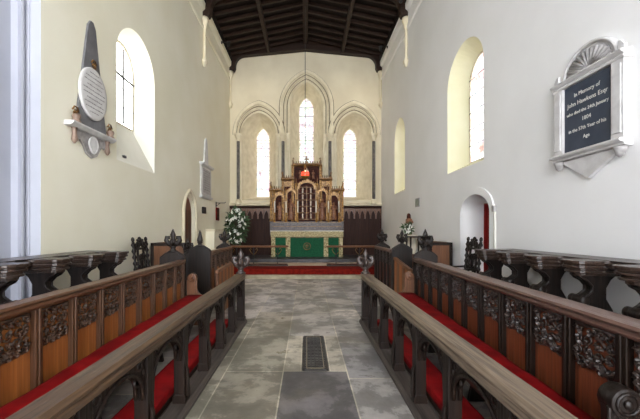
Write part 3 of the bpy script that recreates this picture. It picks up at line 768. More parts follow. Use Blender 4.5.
def poppyhead(mb, s=1.0, leafy=False, seed=0, plain=False):
    """carved fleur finial rising from z=0 to about .34*s, broad across x"""
    r = random.Random(seed)
    mb.lathe([(.06 * s, 0), (.07 * s, .015 * s), (.045 * s, .03 * s), (.035 * s, .06 * s), (.055 * s, .08 * s), (.05 * s, .095 * s)], 0, 0, 10, sy=.8)
    if plain:
        mb.lathe([(.05 * s, .09 * s), (.06 * s, .12 * s), (.055 * s, .17 * s), (.04 * s, .22 * s), (.03 * s, .28 * s), (.004, .34 * s)], 0, 0, 8, sy=.7)
        return
    mb.lathe([(.03 * s, .09 * s), (.045 * s, .15 * s), (.03 * s, .20 * s), (.035 * s, .23 * s), (.042 * s, .26 * s), (.02 * s, .31 * s), (.003, .35 * s)], 0, 0, 8, sy=.7)
    for sg in (-1, 1):
        pts = [(sg * .02 * s, 0, .10 * s), (sg * .07 * s, 0, .13 * s), (sg * .10 * s, 0, .18 * s), (sg * .09 * s, 0, .225 * s), (sg * .06 * s, 0, .225 * s), (sg * .055 * s, 0, .195 * s)]
        mb.tube(pts, [.03 * s, .036 * s, .034 * s, .03 * s, .024 * s, .015 * s], 7, flat=.8)
        mb.ell((sg * .055 * s, 0, .145 * s), (.03 * s, .035 * s, .03 * s), 7)
        mb.tube([(0, sg * .02 * s, .10 * s), (0, sg * .06 * s, .14 * s), (0, sg * .06 * s, .19 * s), (0, sg * .04 * s, .20 * s)], [.025 * s, .028 * s, .024 * s, .012 * s], 6)
    if leafy:
        for k in range(16):
            a = r.uniform(0, 6.28); z = r.uniform(.08, .24) * s; q = r.uniform(.06, .11) * s
            mb.ell((q * cos(a), q * .7 * sin(a), z), (.026 * s, .02 * s, .03 * s), 6, (r.uniform(0, 3), r.uniform(0, 3), 0))

# ------------------------------------------------------------------ open arcaded front rails
def front_rail(x, side, mat_top, mat_post, label):
    y0, y1 = .62, 5.17
    t = thing('arcaded_rail', label, 'wooden rail', (x, y0, 0)); L_ = y1 - y0
    m_ = MB(); m_.prism([(-.085, 0), (.085, 0), (.085, .035), (.06, .06), (-.06, .06), (-.085, .035)], 'y', 0, L_ + .06); m_.build('sill', M['oak_sill'], t, .004)
    prof = [(-.058, .665), (-.045, .655), (.045, .655), (.058, .665), (.062, .69), (.050, .703), (.070, .716), (.070, .730), (.052, .750), (-.052, .750), (-.070, .730), (-.070, .716), (-.050, .703), (-.062, .69)]
    m_ = MB(); m_.prism(prof, 'y', -.05, L_ + .05); m_.build('top_rail', mat_top, t, .003)
    ys = [L_ - .615 * k for k in range(8)]
    post = None; pan = None; arc = None
    for k, y in enumerate(ys):
        if k == 0:
            m_ = MB(); m_.box(-.055, .055, -.055, .055, .0, .74); m_.box(-.065, .065, -.065, .065, 0, .10); m_.build('end_post', mat_post, t, .008, loc=(0, y, 0))
        elif post is None:
            m_ = MB(); m_.box(-.042, .042, -.045, .045, .05, .665)
            m_.prism([(-.052, .05), (.052, .05), (.052, .10), (.042, .13), (-.042, .13), (-.052, .10)], 'y', -.05, .05)
            m_.prism([(-side * .042, .10), (-side * .068, .10), (-side * .06, .30), (-side * .042, .36)], 'y', -.018, .018)
            post = m_.build('post', mat_post, t, .006, loc=(0, y, 0))
        else: copy_part(post, t, (0, y, 0))
        if k + 1 < len(ys):
            yc = (ys[k] + ys[k + 1]) / 2
            if pan is None:
                m_ = MB(); hw = .27
                a = arch(0, .40, .44, hw - .015, .635, 9)
                poly = [(-hw, .40)] + a + [(hw, .40), (hw, .665), (-hw, .665)]
                m_.prism(poly, 'x', -.02, .02)
                # cusps under the arch and spandrel leaves
                inn = [(u, z) for u, z in arch(0, .40, .44, hw - .03, .62, 9)]
                for sx in (-1, 1):
                    m_.tube([(sx * .02, u, z) for u, z in inn], .012, 5)
                    for sg in (-1, 1):
                        m_.tube([(sx * .022, sg * (.205 + .028 * cos(q)), .615 + .026 * sin(q)) for q in [2 * pi * i / 8 for i in range(8)]], .008, 5, closed=True)
                        m_.ell((sx * .022, sg * .245, .645), (.012, .02, .02), 5); m_.ell((sx * .022, sg * .245, .56), (.012, .012, .03), 5); m_.ell((sx * .022, sg * .14, .65), (.012, .035, .010), 5)
                for sg in (-1, 1):
                    m_.tube([(0, sg * .245, .50), (0, sg * .205, .49), (0, sg * .185, .515), (0, sg * .195, .54)], [.016, .014, .012, .01], 5)
                pan = m_.build('arch_tracery', mat_post, t, loc=(0, yc, 0))
            else: copy_part(pan, t, (0, yc, 0))
    m_ = MB(); m_.T = Matrix.Translation((0, 0, .745)); poppyhead(m_, 1.08)
    m_.build('poppyhead', M['carving'], t, loc=(0, L_, 0))
front_rail(-.985, -1, M['oak_worn_l'], M['oak_dark'], 'long open arcaded wooden rail left of the aisle, its top worn brown')
front_rail(.885, 1, M['oak_worn_r'], M['oak_dark'], 'long open arcaded wooden rail right of the aisle with a bleached top')

# ------------------------------------------------------------------ panelled desks behind the benches
def scroll_end(parent, mat, x0, x1, y, h=.70, th=.05, nm='bench_end', flip=1):
    """side board with an s-curve and rolled top; the roll sits on the aisle side"""
    m_ = MB()
    a, b = x0, x1          # a = wall side, b = aisle side
    w = b - a
    poly = [(a, 0), (b, 0), (b, .34), (b, .40), (a + w * .86, .425), (a + w * .68, .44), (a + w * .52, .48), (a + w * .45, .54), (a + w * .46, h - .08), (a + w * .40, h - .02), (a + w * .25, h), (a + w * .1, h - .02), (a, h - .06)]
    m_.prism(poly, 'y', y - th / 2, y + th / 2)
    m_.tube([(p[0], y - th / 2, p[1]) for p in poly[3:9]], .012, 6)
    c = (a + w * .25, h - .062)
    m_.tube([(c[0], y - th * .85, c[1]), (c[0], y + th * .85, c[1])], .066, 16)
    for sg in (-1, 1):
        m_.tube([(c[0] + .045 * cos(q), y + sg * th * .87, c[1] + .045 * sin(q)) for q in [2 * pi * i / 12 for i in range(12)]], .010, 5, closed=True)
        m_.ell((c[0], y + sg * th * .87, c[1]), (.022, .016, .022), 7)
    return m_.build(nm, mat, parent, .005)

def bench_end_panel(w, h, th=.06):
    pl = [(-w / 2, 0), (w / 2, 0), (w / 2, h - .10), (w / 2 - .01, h - .08)]
    for i in range(6):
        q = i / 5; pl.append((w / 2 - .01 - (w / 2 - .055) * q, h - .085 + .085 * (q ** .8)))
    pl += [(-p[0], p[1]) for p in reversed(pl[2:])]
    m_ = MB(); m_.prism(pl, 'y', -th / 2, th / 2)
    m_.tube([(p[0] * .96, -th / 2, p[1] - .012) for p in pl[2:]], .012, 5)
    m_.box(-w / 2 - .015, w / 2 + .015, -th / 2 - .015, th / 2 + .015, 0, .09)
    return m_

def stall_desk(loc, rz, length, nb, side, mats, label, first_pop, head_leafy, zt=.97):
    """runs from local y=0 (near) to y=length; front faces the aisle at local x=0"""
    top, postm, panm, carm = mats
    t = thing('panelled_desk', label, 'choir desk', loc, rz)
    s = side  # +1: wall side is +x
    m_ = MB(); m_.prism([(-s * .035, zt - .065), (-s * .05, zt - .045), (-s * .035, zt - .03), (-s * .055, zt - .015), (-s * .045, zt), (s * .035, zt + .0), (s * .035, zt - .065)], 'y', 0, length); m_.build('top_rail', top, t, .003)
    m_ = MB(); m_.box(*(sorted((s * .02, s * .36))), 0, length, zt - .10, zt - .075); m_.build('book_rest', top, t, .004)
    m_ = MB(); m_.box(*(sorted((-s * .02, s * .05))), 0, length, 0, .14); m_.build('plinth', postm, t, .004)
    p = length / nb
    cv = foliage_carving(p - .10, .24, 5 + (s > 0))
    pst = pn = cvo = None
    for i in range(nb + 1):
        y = min(max(p * i, .03), length - .03)
        if pst is None:
            m_ = MB(); m_.box(-.03, .03, -.032, .032, .12, zt - .055); m_.box(-s * .035 - .006, -s * .035 + .006, -.012, .012, .12, zt - .06); pst = m_.build('post', postm, t, .005, loc=(0, y, 0))
        else: copy_part(pst, t, (0, y, 0))
        if i < nb:
            yc = p * (i + .5)
            if pn is None:
                m_ = MB(); m_.box(*(sorted((s * .005, s * .022))), -p / 2 + .02, p / 2 - .02, .12, zt - .06); pn = m_.build('panel', panm, t, loc=(0, yc, 0))
                c_ = cv.build('carving', carm, pn, loc=(0, 0, zt - .085), rot=(0, 0, -pi / 2 * s))
                c_.location = (s * .004, 0, zt - .085)
            else: copy_part(pn, t, (0, yc, 0))
    # poppyhead end at the far end
    e = bench_end_panel(.36, 1.10).build('end_panel', M['oak_dark'], t, .005, loc=(s * .14, length + .02, 0))
    m_ = MB(); poppyhead(m_, .98, head_leafy, 3); m_.build('poppyhead', M['oak_black'], e, loc=(0, 0, 1.075))
    if first_pop:
        e = bench_end_panel(.38, 1.14).build('end_panel', M['oak_black'], t, .005, loc=(s * .16, -.03, 0))
        m_ = MB(); poppyhead(m_, .86, head_leafy, 8, plain=not head_leafy); m_.build('poppyhead', M['oak_black'], e, loc=(0, 0, 1.11))
    return t
ML = (M['oak_post_y'], M['oak_post'], M['oak_panel_l'], M['carving_l'])
MR = (M['oak_toprail_r'], M['oak_dark'], M['oak_panel_r'], M['carving'])
aL, aR = .0345, -.052
L1 = stall_desk((-(1.634 + .0345 * 1.1), 1.1, 0), atan2(.0345, 1), 3.92, 11, -1, ML, 'left choir desk with carved leafy panels nearest the camera', False, False)
R1 = stall_desk((1.42 + .052 * 1.25, 1.25, 0), -atan2(.052, 1), 4.08, 11, 1, MR, 'right choir desk with carved leafy panels nearest the camera', False, True)
L2 = stall_desk((-1.70, 6.05, 0), .012, 1.75, 5, -1, ML, 'short left choir desk beyond the gap with a blunt dark end finial', True, False, 1.03)
R2 = stall_desk((1.63, 6.5, 0), -.0, 1.55, 5, 1, MR, 'short right choir desk beyond the gap, near the altar step', True, True, 1.03)

# ------------------------------------------------------------------ benches with red cushions
def bench(loc, rz, length, side, near, label, clabel, cname):
    t = thing('bench', label, 'bench', loc, rz); s = side
    m_ = MB(); m_.box(*(sorted((-s * .37, -s * .04))), 0, length, .34, .375); m_.build('seat', M['oak_dark_y'], t, .006)
    m_ = MB(); m_.box(*(sorted((-s * .33, -s * .31))), .02, length - .02, .24, .34); m_.build('apron', M['oak_dark_y'], t, .004)
    ends = [length + .03] + ([-.03] if near else [])
    for y in ends: scroll_end(t, M['oak_mid'] if y > 0 else M['oak_black'], -s * .055, -s * .36, y, .76 if y > 0 else .72)
    lg = None
    for y in (.25, length * .35, length * .65):
        m_ = MB(); m_.prism([(-s * .24, 0), (-s * .06, 0), (-s * .08, .10), (-s * .10, .20), (-s * .06, .34), (-s * .30, .34), (-s * .20, .2), (-s * .22, .1)], 'y', -.02, .02)
        if lg is None: lg = m_.build('leg', M['oak_dark'], t, .004, loc=(0, y, 0))
        else: copy_part(lg, t, (0, y, 0))
    # cushion
    q = thing('seat_cushion', clabel, 'cushion', loc, rz)
    m_ = MB(); n = 26; prof = [(-.37, .38), (-.385, .405), (-.375, .44), (-.33, .455), (-.10, .457), (-.055, .445), (-.045, .41), (-.05, .38)]
    vs = []
    for i in range(n + 1):
        y = .02 + (length - .04) * i / n; k = .004 * sin(i * 1.7) + .003 * sin(i * .63)
        for u, z in prof: vs.append((s * u, y, z + (k if z > .42 else 0)))
    P = len(prof); fs = [(i * P + j, i * P + (j + 1) % P, (i + 1) * P + (j + 1) % P, (i + 1) * P + j) for i in range(n) for j in range(P)] + [tuple(range(P)), tuple(n * P + j for j in range(P))]
    m_.add(vs, fs, True); m_.build('cover', M['red'], q)
    m_ = MB(); m_.tube([(-s * .378, .02 + (length - .04) * i / 8, .442) for i in range(9)], .006, 5); m_.build('piping', M['red'], q)
bench((-(1.634 + .0345 * 1.1), 1.1, 0), atan2(.0345, 1), 3.95, -1, False, 'low wooden bench before the near left choir desk', 'long red seat cushion on the left bench', 'l')
bench((1.42 + .052 * 1.53, 1.53, 0), -atan2(.052, 1), 3.7, 1, True, 'low wooden bench with scrolled ends before the near right choir desk', 'long red seat cushion on the right bench', 'r')

def kneeler(x0, x1, label):
    c = (x0 + x1) / 2; t = thing('kneeling_pad', label, 'kneeler', (c, 1.0, 0))
    w = (x1 - x0) / 2
    m_ = MB(); m_.box(-w + .01, w - .01, 0, 3.95, .0, .05); m_.build('board', M['oak_dark_y'], t, .004)
    m_ = MB(); m_.box(-w, w, .0, 3.96, .052, .125)
    o = m_.build('cushion', M['red'], t, .018)
kneeler(-1.33, -1.09, 'long red padded kneeler on the floor behind the left arcaded rail')
kneeler(.995, 1.215, 'long red padded kneeler on the floor behind the right arcaded rail')

# low boarded bench fronts of the second block
def boarded(loc, rz, length, side, z0, z1, label):
    t = thing('boarded_bench_front', label, 'bench front', loc, rz); s = side
    m_ = MB(); m_.prism([(0, z0 - .05), (0, z0), (length, z1), (length, z1 - .05)], 'x', -.03, .03); m_.build('top_rail', M['oak_mid_y'], t, .006)
    n = max(3, round(length / .13)); 
    for i in range(n):
        ya, yb = length * i / n + .004, length * (i + 1) / n - .004; za = z0 + (z1 - z0) * i / n - .04; zb = z0 + (z1 - z0) * (i + 1) / n - .04
        m_ = MB(); m_.prism([(ya, .0), (yb, .0), (yb, zb), (ya, za)], 'x', -.012, .012); m_.build('board', M['oak_panel_l'] if i % 2 else M['oak_mid'], t, .003)
    return t
boarded((-1.43, 5.5, 0), .0, 1.25, -1, .76, .80, 'low wooden bench front left of the aisle beyond the first rail')
boarded((1.70, 5.62, 0), .07, .80, 1, .76, .90, 'sloping low boarded bench front right of the aisle behind the scrolled bench end')

# ------------------------------------------------------------------ rows of stalls with moulded arm rests
def stalls(side, X, ys, zt, label):
    s = side
    t = thing('choir_stalls', label, 'choir stalls', (X, ys[0], 0)); y_ = ys[0]
    y0, y1 = ys[0] - .35, ys[-1] + .12
    wx = s * .50     # wall side offset of back rail
    m_ = MB(); m_.prism([(s * .20, zt - .02), (s * .20, zt + .015), (s * .24, zt + .03), (s * .54, zt + .03), (s * .54, zt - .05), (s * .28, zt - .05)], 'y', y0 - y_, y1 - y_)
    m_.build('back_rail', M['oak_black_y'], t, .006)
    m_ = MB(); m_.prism([(s * .22, zt + .03), (s * .22, zt + .04), (s * .50, zt + .045), (s * .50, zt + .03)], 'y', y0 - y_, y1 - y_ - .05); m_.build('capping', M['oak_black_y'], t, .003)
    first = None
    for k, y in enumerate(ys):
        if first is None:
            # elbow board: profile in (x,z), s*x outwards to the wall
            pr = [(.03, zt - .10), (.05, zt - .125), (.10, zt - .15), (.145, zt - .20), (.145, zt - .25), (.10, zt - .285), (.05, zt - .31), (.03, zt - .35), (.07, zt - .40), (.12, zt - .47), (.14, .45), (.10, .40), (.05, .38), (.05, 0), (.36, 0), (.34, zt - .42), (.28, zt - .32), (.28, zt - .22), (.32, zt - .15), (.40, zt - .08)]
            m_ = MB(); m_.prism([(s * a, b) for a, b in pr], 'y', -.045, .045)
            first = m_.build('arm_rest', M['oak_black'], t, .01, loc=(0, y - y_, 0))
            # swelling knob
            m_ = MB()
            for zz, rr, x in ((zt - .33, .045, .06),):
                m_.T = Matrix.Translation((s * x, 0, zz)) @ Euler((pi / 2, 0, 0)).to_matrix().to_4x4()
                m_.lathe([(.02, -.085), (.045, -.08), (rr, -.06), (rr * .9, -.045), (rr * 1.08, -.03), (rr * 1.08, .03), (rr * .9, .045), (rr, .06), (.045, .08), (.02, .085)], 0, 0, 14)
            m_.T = Matrix.Identity(4)
            m_.build('elbow_knob', M['oak_black'], first)
            # curved ribs
            m_ = MB()
            for sg in (-1, 1):
                m_.tube([(s * a, sg * .045, b) for a, b in pr[0:7]], .012, 5)
            m_.build('moulded_ribs', M['oak_black'], first)
            # capital: stacked moulded plates, round nose towards the aisle, flaring to the back rail
            m_ = MB()
            def plate(nose, wid, za, zb):
                pl = []
                pl.append((s * .36, wid * 1.5)); pl.append((s * .27, wid * 1.22)); pl.append((s * .18, wid * 1.02))
                pl.append((s * .08, wid * .98)); pl.append((s * (-nose + .07), wid))
                for i in range(7):
                    a = pi / 2 + (pi) * i / 6
                    pl.append((s * (-nose + .065 + .065 * cos(a)), wid * sin(a)))
                pl = pl + [(p[0], -p[1]) for p in reversed(pl[:5])]
                m_.prism(pl, 'z', za, zb)
            plate(.06, .135, zt + .005, zt + .035); plate(.045, .115, zt - .012, zt + .005); plate(.05, .125, zt - .035, zt - .012)
            plate(.025, .100, zt - .058, zt - .035); plate(.035, .11, zt - .078, zt - .058); plate(.005, .075, zt - .105, zt - .078)
            m_.build('capital', M['oak_black_y'], first, .006)
        else:
            copy_part(first, t, (0, y - y_, 0))
    st = None
    for k in range(len(ys) - 1):
        yc = (ys[k] + ys[k + 1]) / 2; hw = (ys[k + 1] - ys[k]) / 2 - .05
        m_ = MB(); m_.box(*(sorted((s * .10, s * .50))), -hw, hw, .43, .47)
        if st is None: st = m_.build('seat', M['oak_dark_y'], t, .008, loc=(0, yc - y_, 0))
        else: copy_part(st, t, (0, yc - y_, 0))
stalls(1, 2.45, [1.50, 2.06, 2.62, 3.18, 3.74, 4.30, 4.86], 1.09, 'row of black oak stalls with moulded arm rests along the right wall')
stalls(-1, -2.45, [1.79, 2.35, 2.91, 3.47, 4.03, 4.59], 1.08, 'row of black oak stalls with moulded arm rests along the left wall')

# ------------------------------------------------------------------ carved high-back chairs
def carved_chair(x, y, rz, label):
    t = thing('carved_chair', label, 'chair', (x, y, 0), rz, 'carved high-back chairs by the walls')
    # faces local +x ; back at local x=-.22
    def turned(h0, h1, r=.02, n=7):
        pr = [(r, h0)]
        for i in range(n):
            a = h0 + (h1 - h0) * (i + .1) / n; b = h0 + (h1 - h0) * (i + .5) / n; c = h0 + (h1 - h0) * (i + .9) / n
            pr += [(r * .6, a), (r * 1.15, b), (r * .6, c)]
        return pr + [(r, h1)]
    for dx in (-.21, .2):
        for dy in (-.23, .23):
            m_ = MB(); m_.lathe(turned(0, .45), dx, dy, 8); m_.build('leg', M['oak_black'], t)
    m_ = MB(); m_.box(-.24, .24, -.27, .27, .43, .48); m_.build('seat', M['oak_black'], t, .01)
    for dy in (-.23, .23):
        m_ = MB(); m_.T = Matrix.Translation((-.21, dy, .48)) @ Euler((0, -.10, 0)).to_matrix().to_4x4(); m_.lathe(turned(0, .72, .034), 0, 0, 10)
        m_.ell((0, 0, .76), (.03, .03, .045), 8); m_.build('back_post', M['oak_black'], t)
    m_ = MB(); m_.T = Matrix.Translation((-.21, 0, .48)) @ Euler((0, -.10, 0)).to_matrix().to_4x4() @ Matrix.Rotation(pi / 2, 4, 'Z')
    r = random.Random(4)
    for q in (-1, 1):
        spiral(m_, q * .09, .68, .07, 1.3, q, pi / 2, .026); spiral(m_, q * .16, .64, .05, 1.2, -q, 0, .022)
        spiral(m_, q * .06, .45, .055, 1.2, q, 1, .022); spiral(m_, q * .07, .25, .06, 1.2, -q, 1, .022)
        m_.tube([(q * .11, 0, .05), (q * .13, 0, .3), (q * .10, 0, .58)], .022, 6)
    m_.ell((0, 0, .75), (.05, .03, .06), 8); m_.ell((0, 0, .35), (.05, .025, .14), 8); m_.box(-.21, .21, -.015, .015, .02, .07); m_.box(-.21, .21, -.015, .015, .58, .62)
    m_.build('carved_back', M['oak_black'], t)
    m_ = MB(); m_.tube([(.2, -.23, .2), (.2, .23, .2)], .014, 6); m_.tube([(-.21, -.23, .15), (-.21, .23, .15)], .014, 6); m_.build('stretcher', M['oak_black'], t)
    for dy in (-.25, .25):
        m_ = MB(); m_.tube([(-.22, dy, .74), (0, dy, .73), (.18, dy, .70), (.23, dy, .68)], .018, 6); m_.tube([(.18, dy, .46), (.18, dy, .70)], .016, 6); m_.build('arm', M['oak_black'], t)
carved_chair(-2.62, 6.0, 0, 'black carved high-back chair against the left wall beyond the stalls')
carved_chair(2.66, 6.05, pi, 'black carved high-back chair before the red curtain by the right wall')

# wooden box pews of the second block along the walls
def box_pew(x0, x1, y0, y1, h, label, cat='pew'):
    t = thing('box_pew', label, cat, ((x0 + x1) / 2, y0, 0)); c = (x0 + x1) / 2; x0 -= c; x1 -= c; D = y1 - y0
    m_ = MB(); m_.box(x0 + .05, x1 - .05, .01, .035, .05, h - .05); m_.build('end_panel', M['oak_mid'], t)
    m_ = MB()
    for a in ((x0, x0 + .06, 0, h), (x1 - .06, x1, 0, h)): m_.box(a[0], a[1], 0, .045, a[2], a[3])
    m_.box(x0, x1, 0, .045, h - .06, h); m_.box(x0, x1, 0, .045, 0, .10); m_.build('frame', M['oak_dark'], t, .005)
    sx = 1 if c > 0 else -1
    bx = x1 if sx > 0 else x0
    m_ = MB(); m_.box(*(sorted((bx, bx - sx * .04))), .045, D, 0, h); m_.build('back', M['oak_mid'], t, .005)
    m_ = MB(); m_.box(x0 + .05, x1 - .05, .045, D, .42, .46); m_.build('seat', M['oak_mid_y'], t, .005)
    m_ = MB(); m_.box(x0, x1, D - .04, D, 0, h * .7); m_.build('far_end', M['oak_mid'], t, .005)
box_pew(-3.12, -2.40, 6.9, 8.5, 1.14, 'plain brown wooden pew end near the left wall before the doorway')
box_pew(2.45, 3.03, 7.15, 8.7, 1.14, 'plain brown framed pew end near the right wall')
# poppyhead stall ends further back
def stall_end(x, y, w, h, label, leafy=True, s=1.0):
    t = thing('poppyhead_bench_end', label, 'bench end', (x, y, 0))
    bench_end_panel(w, h).build('end_panel', M['oak_black'], t, .005)
    m_ = MB(); poppyhead(m_, s, leafy, int(abs(x * 10))); m_.build('poppyhead', M['oak_black'], t, loc=(0, 0, h - .025))
    m_ = MB(); m_.box(-w / 2, w / 2, .03, .9, .42, .46); m_.build('seat', M['oak_dark_y'], t)
    m_ = MB(); m_.box(-w / 2, w / 2, .86, .9, 0, .42); m_.build('support', M['oak_dark'], t)
stall_end(-2.22, 6.45, .26, .98, 'small dark leafy poppyhead seen between the two left desks', True, .85)
stall_end(2.19, 6.3, .28, .98, 'dark leafy poppyhead bench end right of the gap between the right desks', True, .9)

# ------------------------------------------------------------------ memorials
def text_mesh(body, size, mat, parent, loc, rot, name='inscription', ext=.001):
    cu = bpy.data.curves.new('tmp', 'FONT'); cu.body = body; cu.size = size; cu.align_x = 'CENTER'; cu.extrude = ext; cu.resolution_u = 2
    o = bpy.data.objects.new('tmp', cu); C.objects.link(o); bpy.context.view_layer.update()
    me = bpy.data.meshes.new_from_object(o.evaluated_get(bpy.context.evaluated_depsgraph_get()))
    bpy.data.objects.remove(o); me.materials.clear(); me.materials.append(mat)
    q = bpy.data.objects.new(name, me); C.objects.link(q); q.parent = parent; q.location = loc; q.rotation_euler = rot
    return q
def scribble(mb, u0, u1, z, r, h=.016, gap=.012):
    u = u0
    while u < u1 - .01:
        w = min(r.uniform(.02, .06), u1 - u); mb.box(u, u + w, -.0015, .001, z, z + h * r.uniform(.55, 1)); u += w + gap

# right wall tablet; local frame: x to the viewer's right when facing wall, y into the wall
t = thing('memorial_tablet', 'blue slate wall tablet with fan pediment and pale marble surround on the right wall', 'wall memorial', (XR, 3.72, 2.66), -pi / 2)
# local x runs toward -world y (towards camera), local -y points into the room (-x world)
def rb(name, mat, *boxes, bevel=.006, par=None):
    m_ = MB()
    for b_ in boxes: m_.box(*b_)
    return m_.build(name, mat, par or t, bevel)
rb('backing', M['marble'], (-.46, .46, -.04, -.002, -.46, .46))
rb('slate_panel', M['slate'], (-.315, .315, -.062, -.04, -.375, .375), bevel=.003)
for s in (-1, 1):
    rb('pilaster', M['marble'], (s * .39 - .07, s * .39 + .07, -.085, -.04, -.38, .385), (s * .39 - .05, s * .39 + .05, -.097, -.085, -.33, .34))
    m_ = MB(); m_.T = Matrix.Translation((s * .39, -.06, 0))
    m_.prism([(0, .47), (s * .07, .47), (s * .07, .51), (s * .03, .56), (0, .56)], 'y', -.02, .02); m_.build('side_scroll', M['marble'], t, .004)
m_ = MB(); prof = [(-.002, .38), (-.09, .38), (-.10, .40), (-.085, .415), (-.11, .425), (-.13, .445), (-.12, .46), (-.002, .475)]
m_.prism(prof, 'x', -.47, .47); m_.build('cornice', M['marble'], t, .003)
m_ = MB(); prof = [(-.002, -.38), (-.12, -.38), (-.14, -.40), (-.13, -.415), (-.09, -.43), (-.085, -.45), (-.002, -.46)]
m_.prism(prof, 'x', -.47, .47); m_.build('shelf', M['marble'], t, .003)
# fan
m_ = MB(); pts = [(.36 * cos(pi * i / 20), .47 + .29 * sin(pi * i / 20)) for i in range(21)]
m_.prism(pts, 'y', -.035, -.002); m_.build('fan_ground', M['marble'], t)
m_ = MB()
for i in range(13):
    a = pi * (i + .5) / 13; m_.tube([(.05 * cos(a), -.04, .47 + .05 * sin(a)), (.29 * cos(a), -.045, .47 + .225 * sin(a))], [.008, .026], 6)
m_.build('fan_flutes', M['marble_grey'], t)
m_ = MB(); m_.tube([(.345 * cos(pi * i / 20), -.045, .47 + .275 * sin(pi * i / 20)) for i in range(21)], .020, 6); m_.build('fan_rim', M['marble'], t)
m_ = MB(); m_.prism([(-.40, -.46), (.40, -.46), (.30, -.52), (.0, -.70), (-.30, -.52)], 'y', -.05, -.002); m_.build('apron', M['marble'], t, .004)
for s in (-1, 1):
    m_ = MB(); m_.lathe([(.01, -.56), (.035, -.54), (.045, -.50), (.06, -.46)], s * .40, -.06, 10); m_.build('corbel', M['marble_grey'], t)
for i, (tx, sz) in enumerate([('In Memory of', .062), ('John Hawkens Esqr', .068), ('who died the 24th January', .052), ('1804', .062), ('in the 57th Year of his', .055), ('Age', .055)]):
    q = text_mesh(tx, sz, M['white_paint'], t, (0, -.0635, .235 - i * .098), (pi / 2, 0, 0))

# left wall obelisk memorial
t = thing('memorial_tablet', 'grey slate obelisk memorial with a white oval inscription on the left wall', 'wall memorial', (XL, 5.02, 2.80), pi / 2)
m_ = MB(); m_.prism([(-.36, .03), (.36, .03), (.30, .32), (.085, 1.55), (.03, 1.63), (-.03, 1.63), (-.085, 1.55), (-.30, .32)], 'y', -.035, -.002); m_.build('obelisk', M['grey_slate'], t, .004)
m_ = MB(); m_.T = Matrix.Translation((0, -.035, .57)) @ Euler((pi / 2, 0, 0)).to_matrix().to_4x4(); m_.lathe([(.345, 0), (.345, .02), (.335, .032), (.30, .034)], 0, 0, 36, sx=.93, sy=1.08); m_.build('oval_plaque', M['marble'], t)
m_ = MB(); r = random.Random(9)
for i in range(10):
    z = .57 + .28 - i * .062; hw = .30 * sqrt(max(0, 1 - ((z - .57) / .345) ** 2)) * (.85 if i % 3 else .6)
    m_.T = Matrix.Translation((0, -.0705, 0)); scribble(m_, -hw, hw, z, r)
m_.build('inscription', M['ink'], t)
def rosette(nm, x, z, s):
    m_ = MB(); 
    for k in range(6): a = k * pi / 3; m_.ell((x + .028 * s * cos(a), -.06, z + .028 * s * sin(a)), (.018 * s, .012, .018 * s), 6)
    m_.ell((x, -.07, z), (.014 * s, .014, .014 * s), 6); m_.tube([(x - .05 * s, -.06, z + .03 * s), (x - .02 * s, -.06, z + .07 * s), (x + .02 * s, -.06, z + .07 * s), (x + .05 * s, -.06, z + .03 * s)], .009 * s, 5)
    m_.build(nm, M['gold'], t)
rosette('gilt_rosette', 0, .975, 1.2)
for s in (-1, 1):
    rosette('gilt_rosette', s * .40, .16, 1.3)
    m_ = MB(); m_.lathe([(.05, .03), (.06, .05), (.04, .08), (.055, .12), (.05, .15)], s * .40, -.07, 10); m_.build('urn_base', M['marble_brown'], t)
    m_ = MB(); m_.lathe([(.01, -.24), (.025, -.22), (.04, -.19), (.035, -.15), (.028, -.10), (.032, -.05), (.045, -.02)], s * .38 - .03, -.05, 10); m_.build('console', M['marble_brown'], t)
m_ = MB(); m_.prism([(-.002, -.03), (-.09, -.03), (-.12, -.01), (-.14, .01), (-.14, .03), (-.002, .035)], 'x', -.55, .45); m_.build('shelf', M['marble'], t, .003)
m_ = MB(); pl = [(-.40, -.03), (.36, -.03), (.35, -.16), (.24, -.15), (.18, -.22), (.12, -.31), (.0, -.36), (-.12, -.31), (-.18, -.22), (-.26, -.15), (-.39, -.16)]
m_.prism(pl, 'y', -.035, -.002); m_.build('apron', M['marble_grey'], t, .004)
m_ = MB(); pl = [(.10 * cos(a) * (1.0 - .3 * (sin(a) < 0) * abs(sin(a))), -.17 + .12 * sin(a)) for a in [2 * pi * i / 20 for i in range(20)]]
m_.prism(pl, 'y', -.06, -.035); m_.tube([(p[0], -.058, p[1]) for p in pl], .012, 5, closed=True); m_.build('shield', M['marble'], t, .003)

# small far memorial on left wall
t = thing('memorial_tablet', 'slim grey marble tablet with small obelisk top above the left doorway', 'wall memorial', (XL, 10.7, 2.9), pi / 2)
rb('backing', M['marble'], (-.52, .52, -.05, -.002, -.46, .44))
rb('inscription_panel', M['marble_grey'], (-.40, .40, -.065, -.05, -.38, .36), bevel=.003)
m_ = MB(); m_.prism([(-.22, .52), (.22, .52), (.09, 1.26), (0, 1.34), (-.09, 1.26)], 'y', -.05, -.002); m_.build('obelisk', M['marble'], t, .004)
m_ = MB(); m_.prism([(-.002, .44), (-.10, .44), (-.13, .48), (-.13, .51), (-.002, .53)], 'x', -.58, .58); m_.build('cornice', M['marble'], t, .003)
m_ = MB(); m_.prism([(-.002, -.46), (-.10, -.46), (-.08, -.52), (-.002, -.54)], 'x', -.56, .56); m_.build('shelf', M['marble'], t, .003)
m_ = MB(); m_.T = Matrix.Translation((0, -.066, 0))
for i in range(9): scribble(m_, -.33, .33, .28 - i * .07, r, .03, .02)
m_.build('inscription', M['ink'], t)

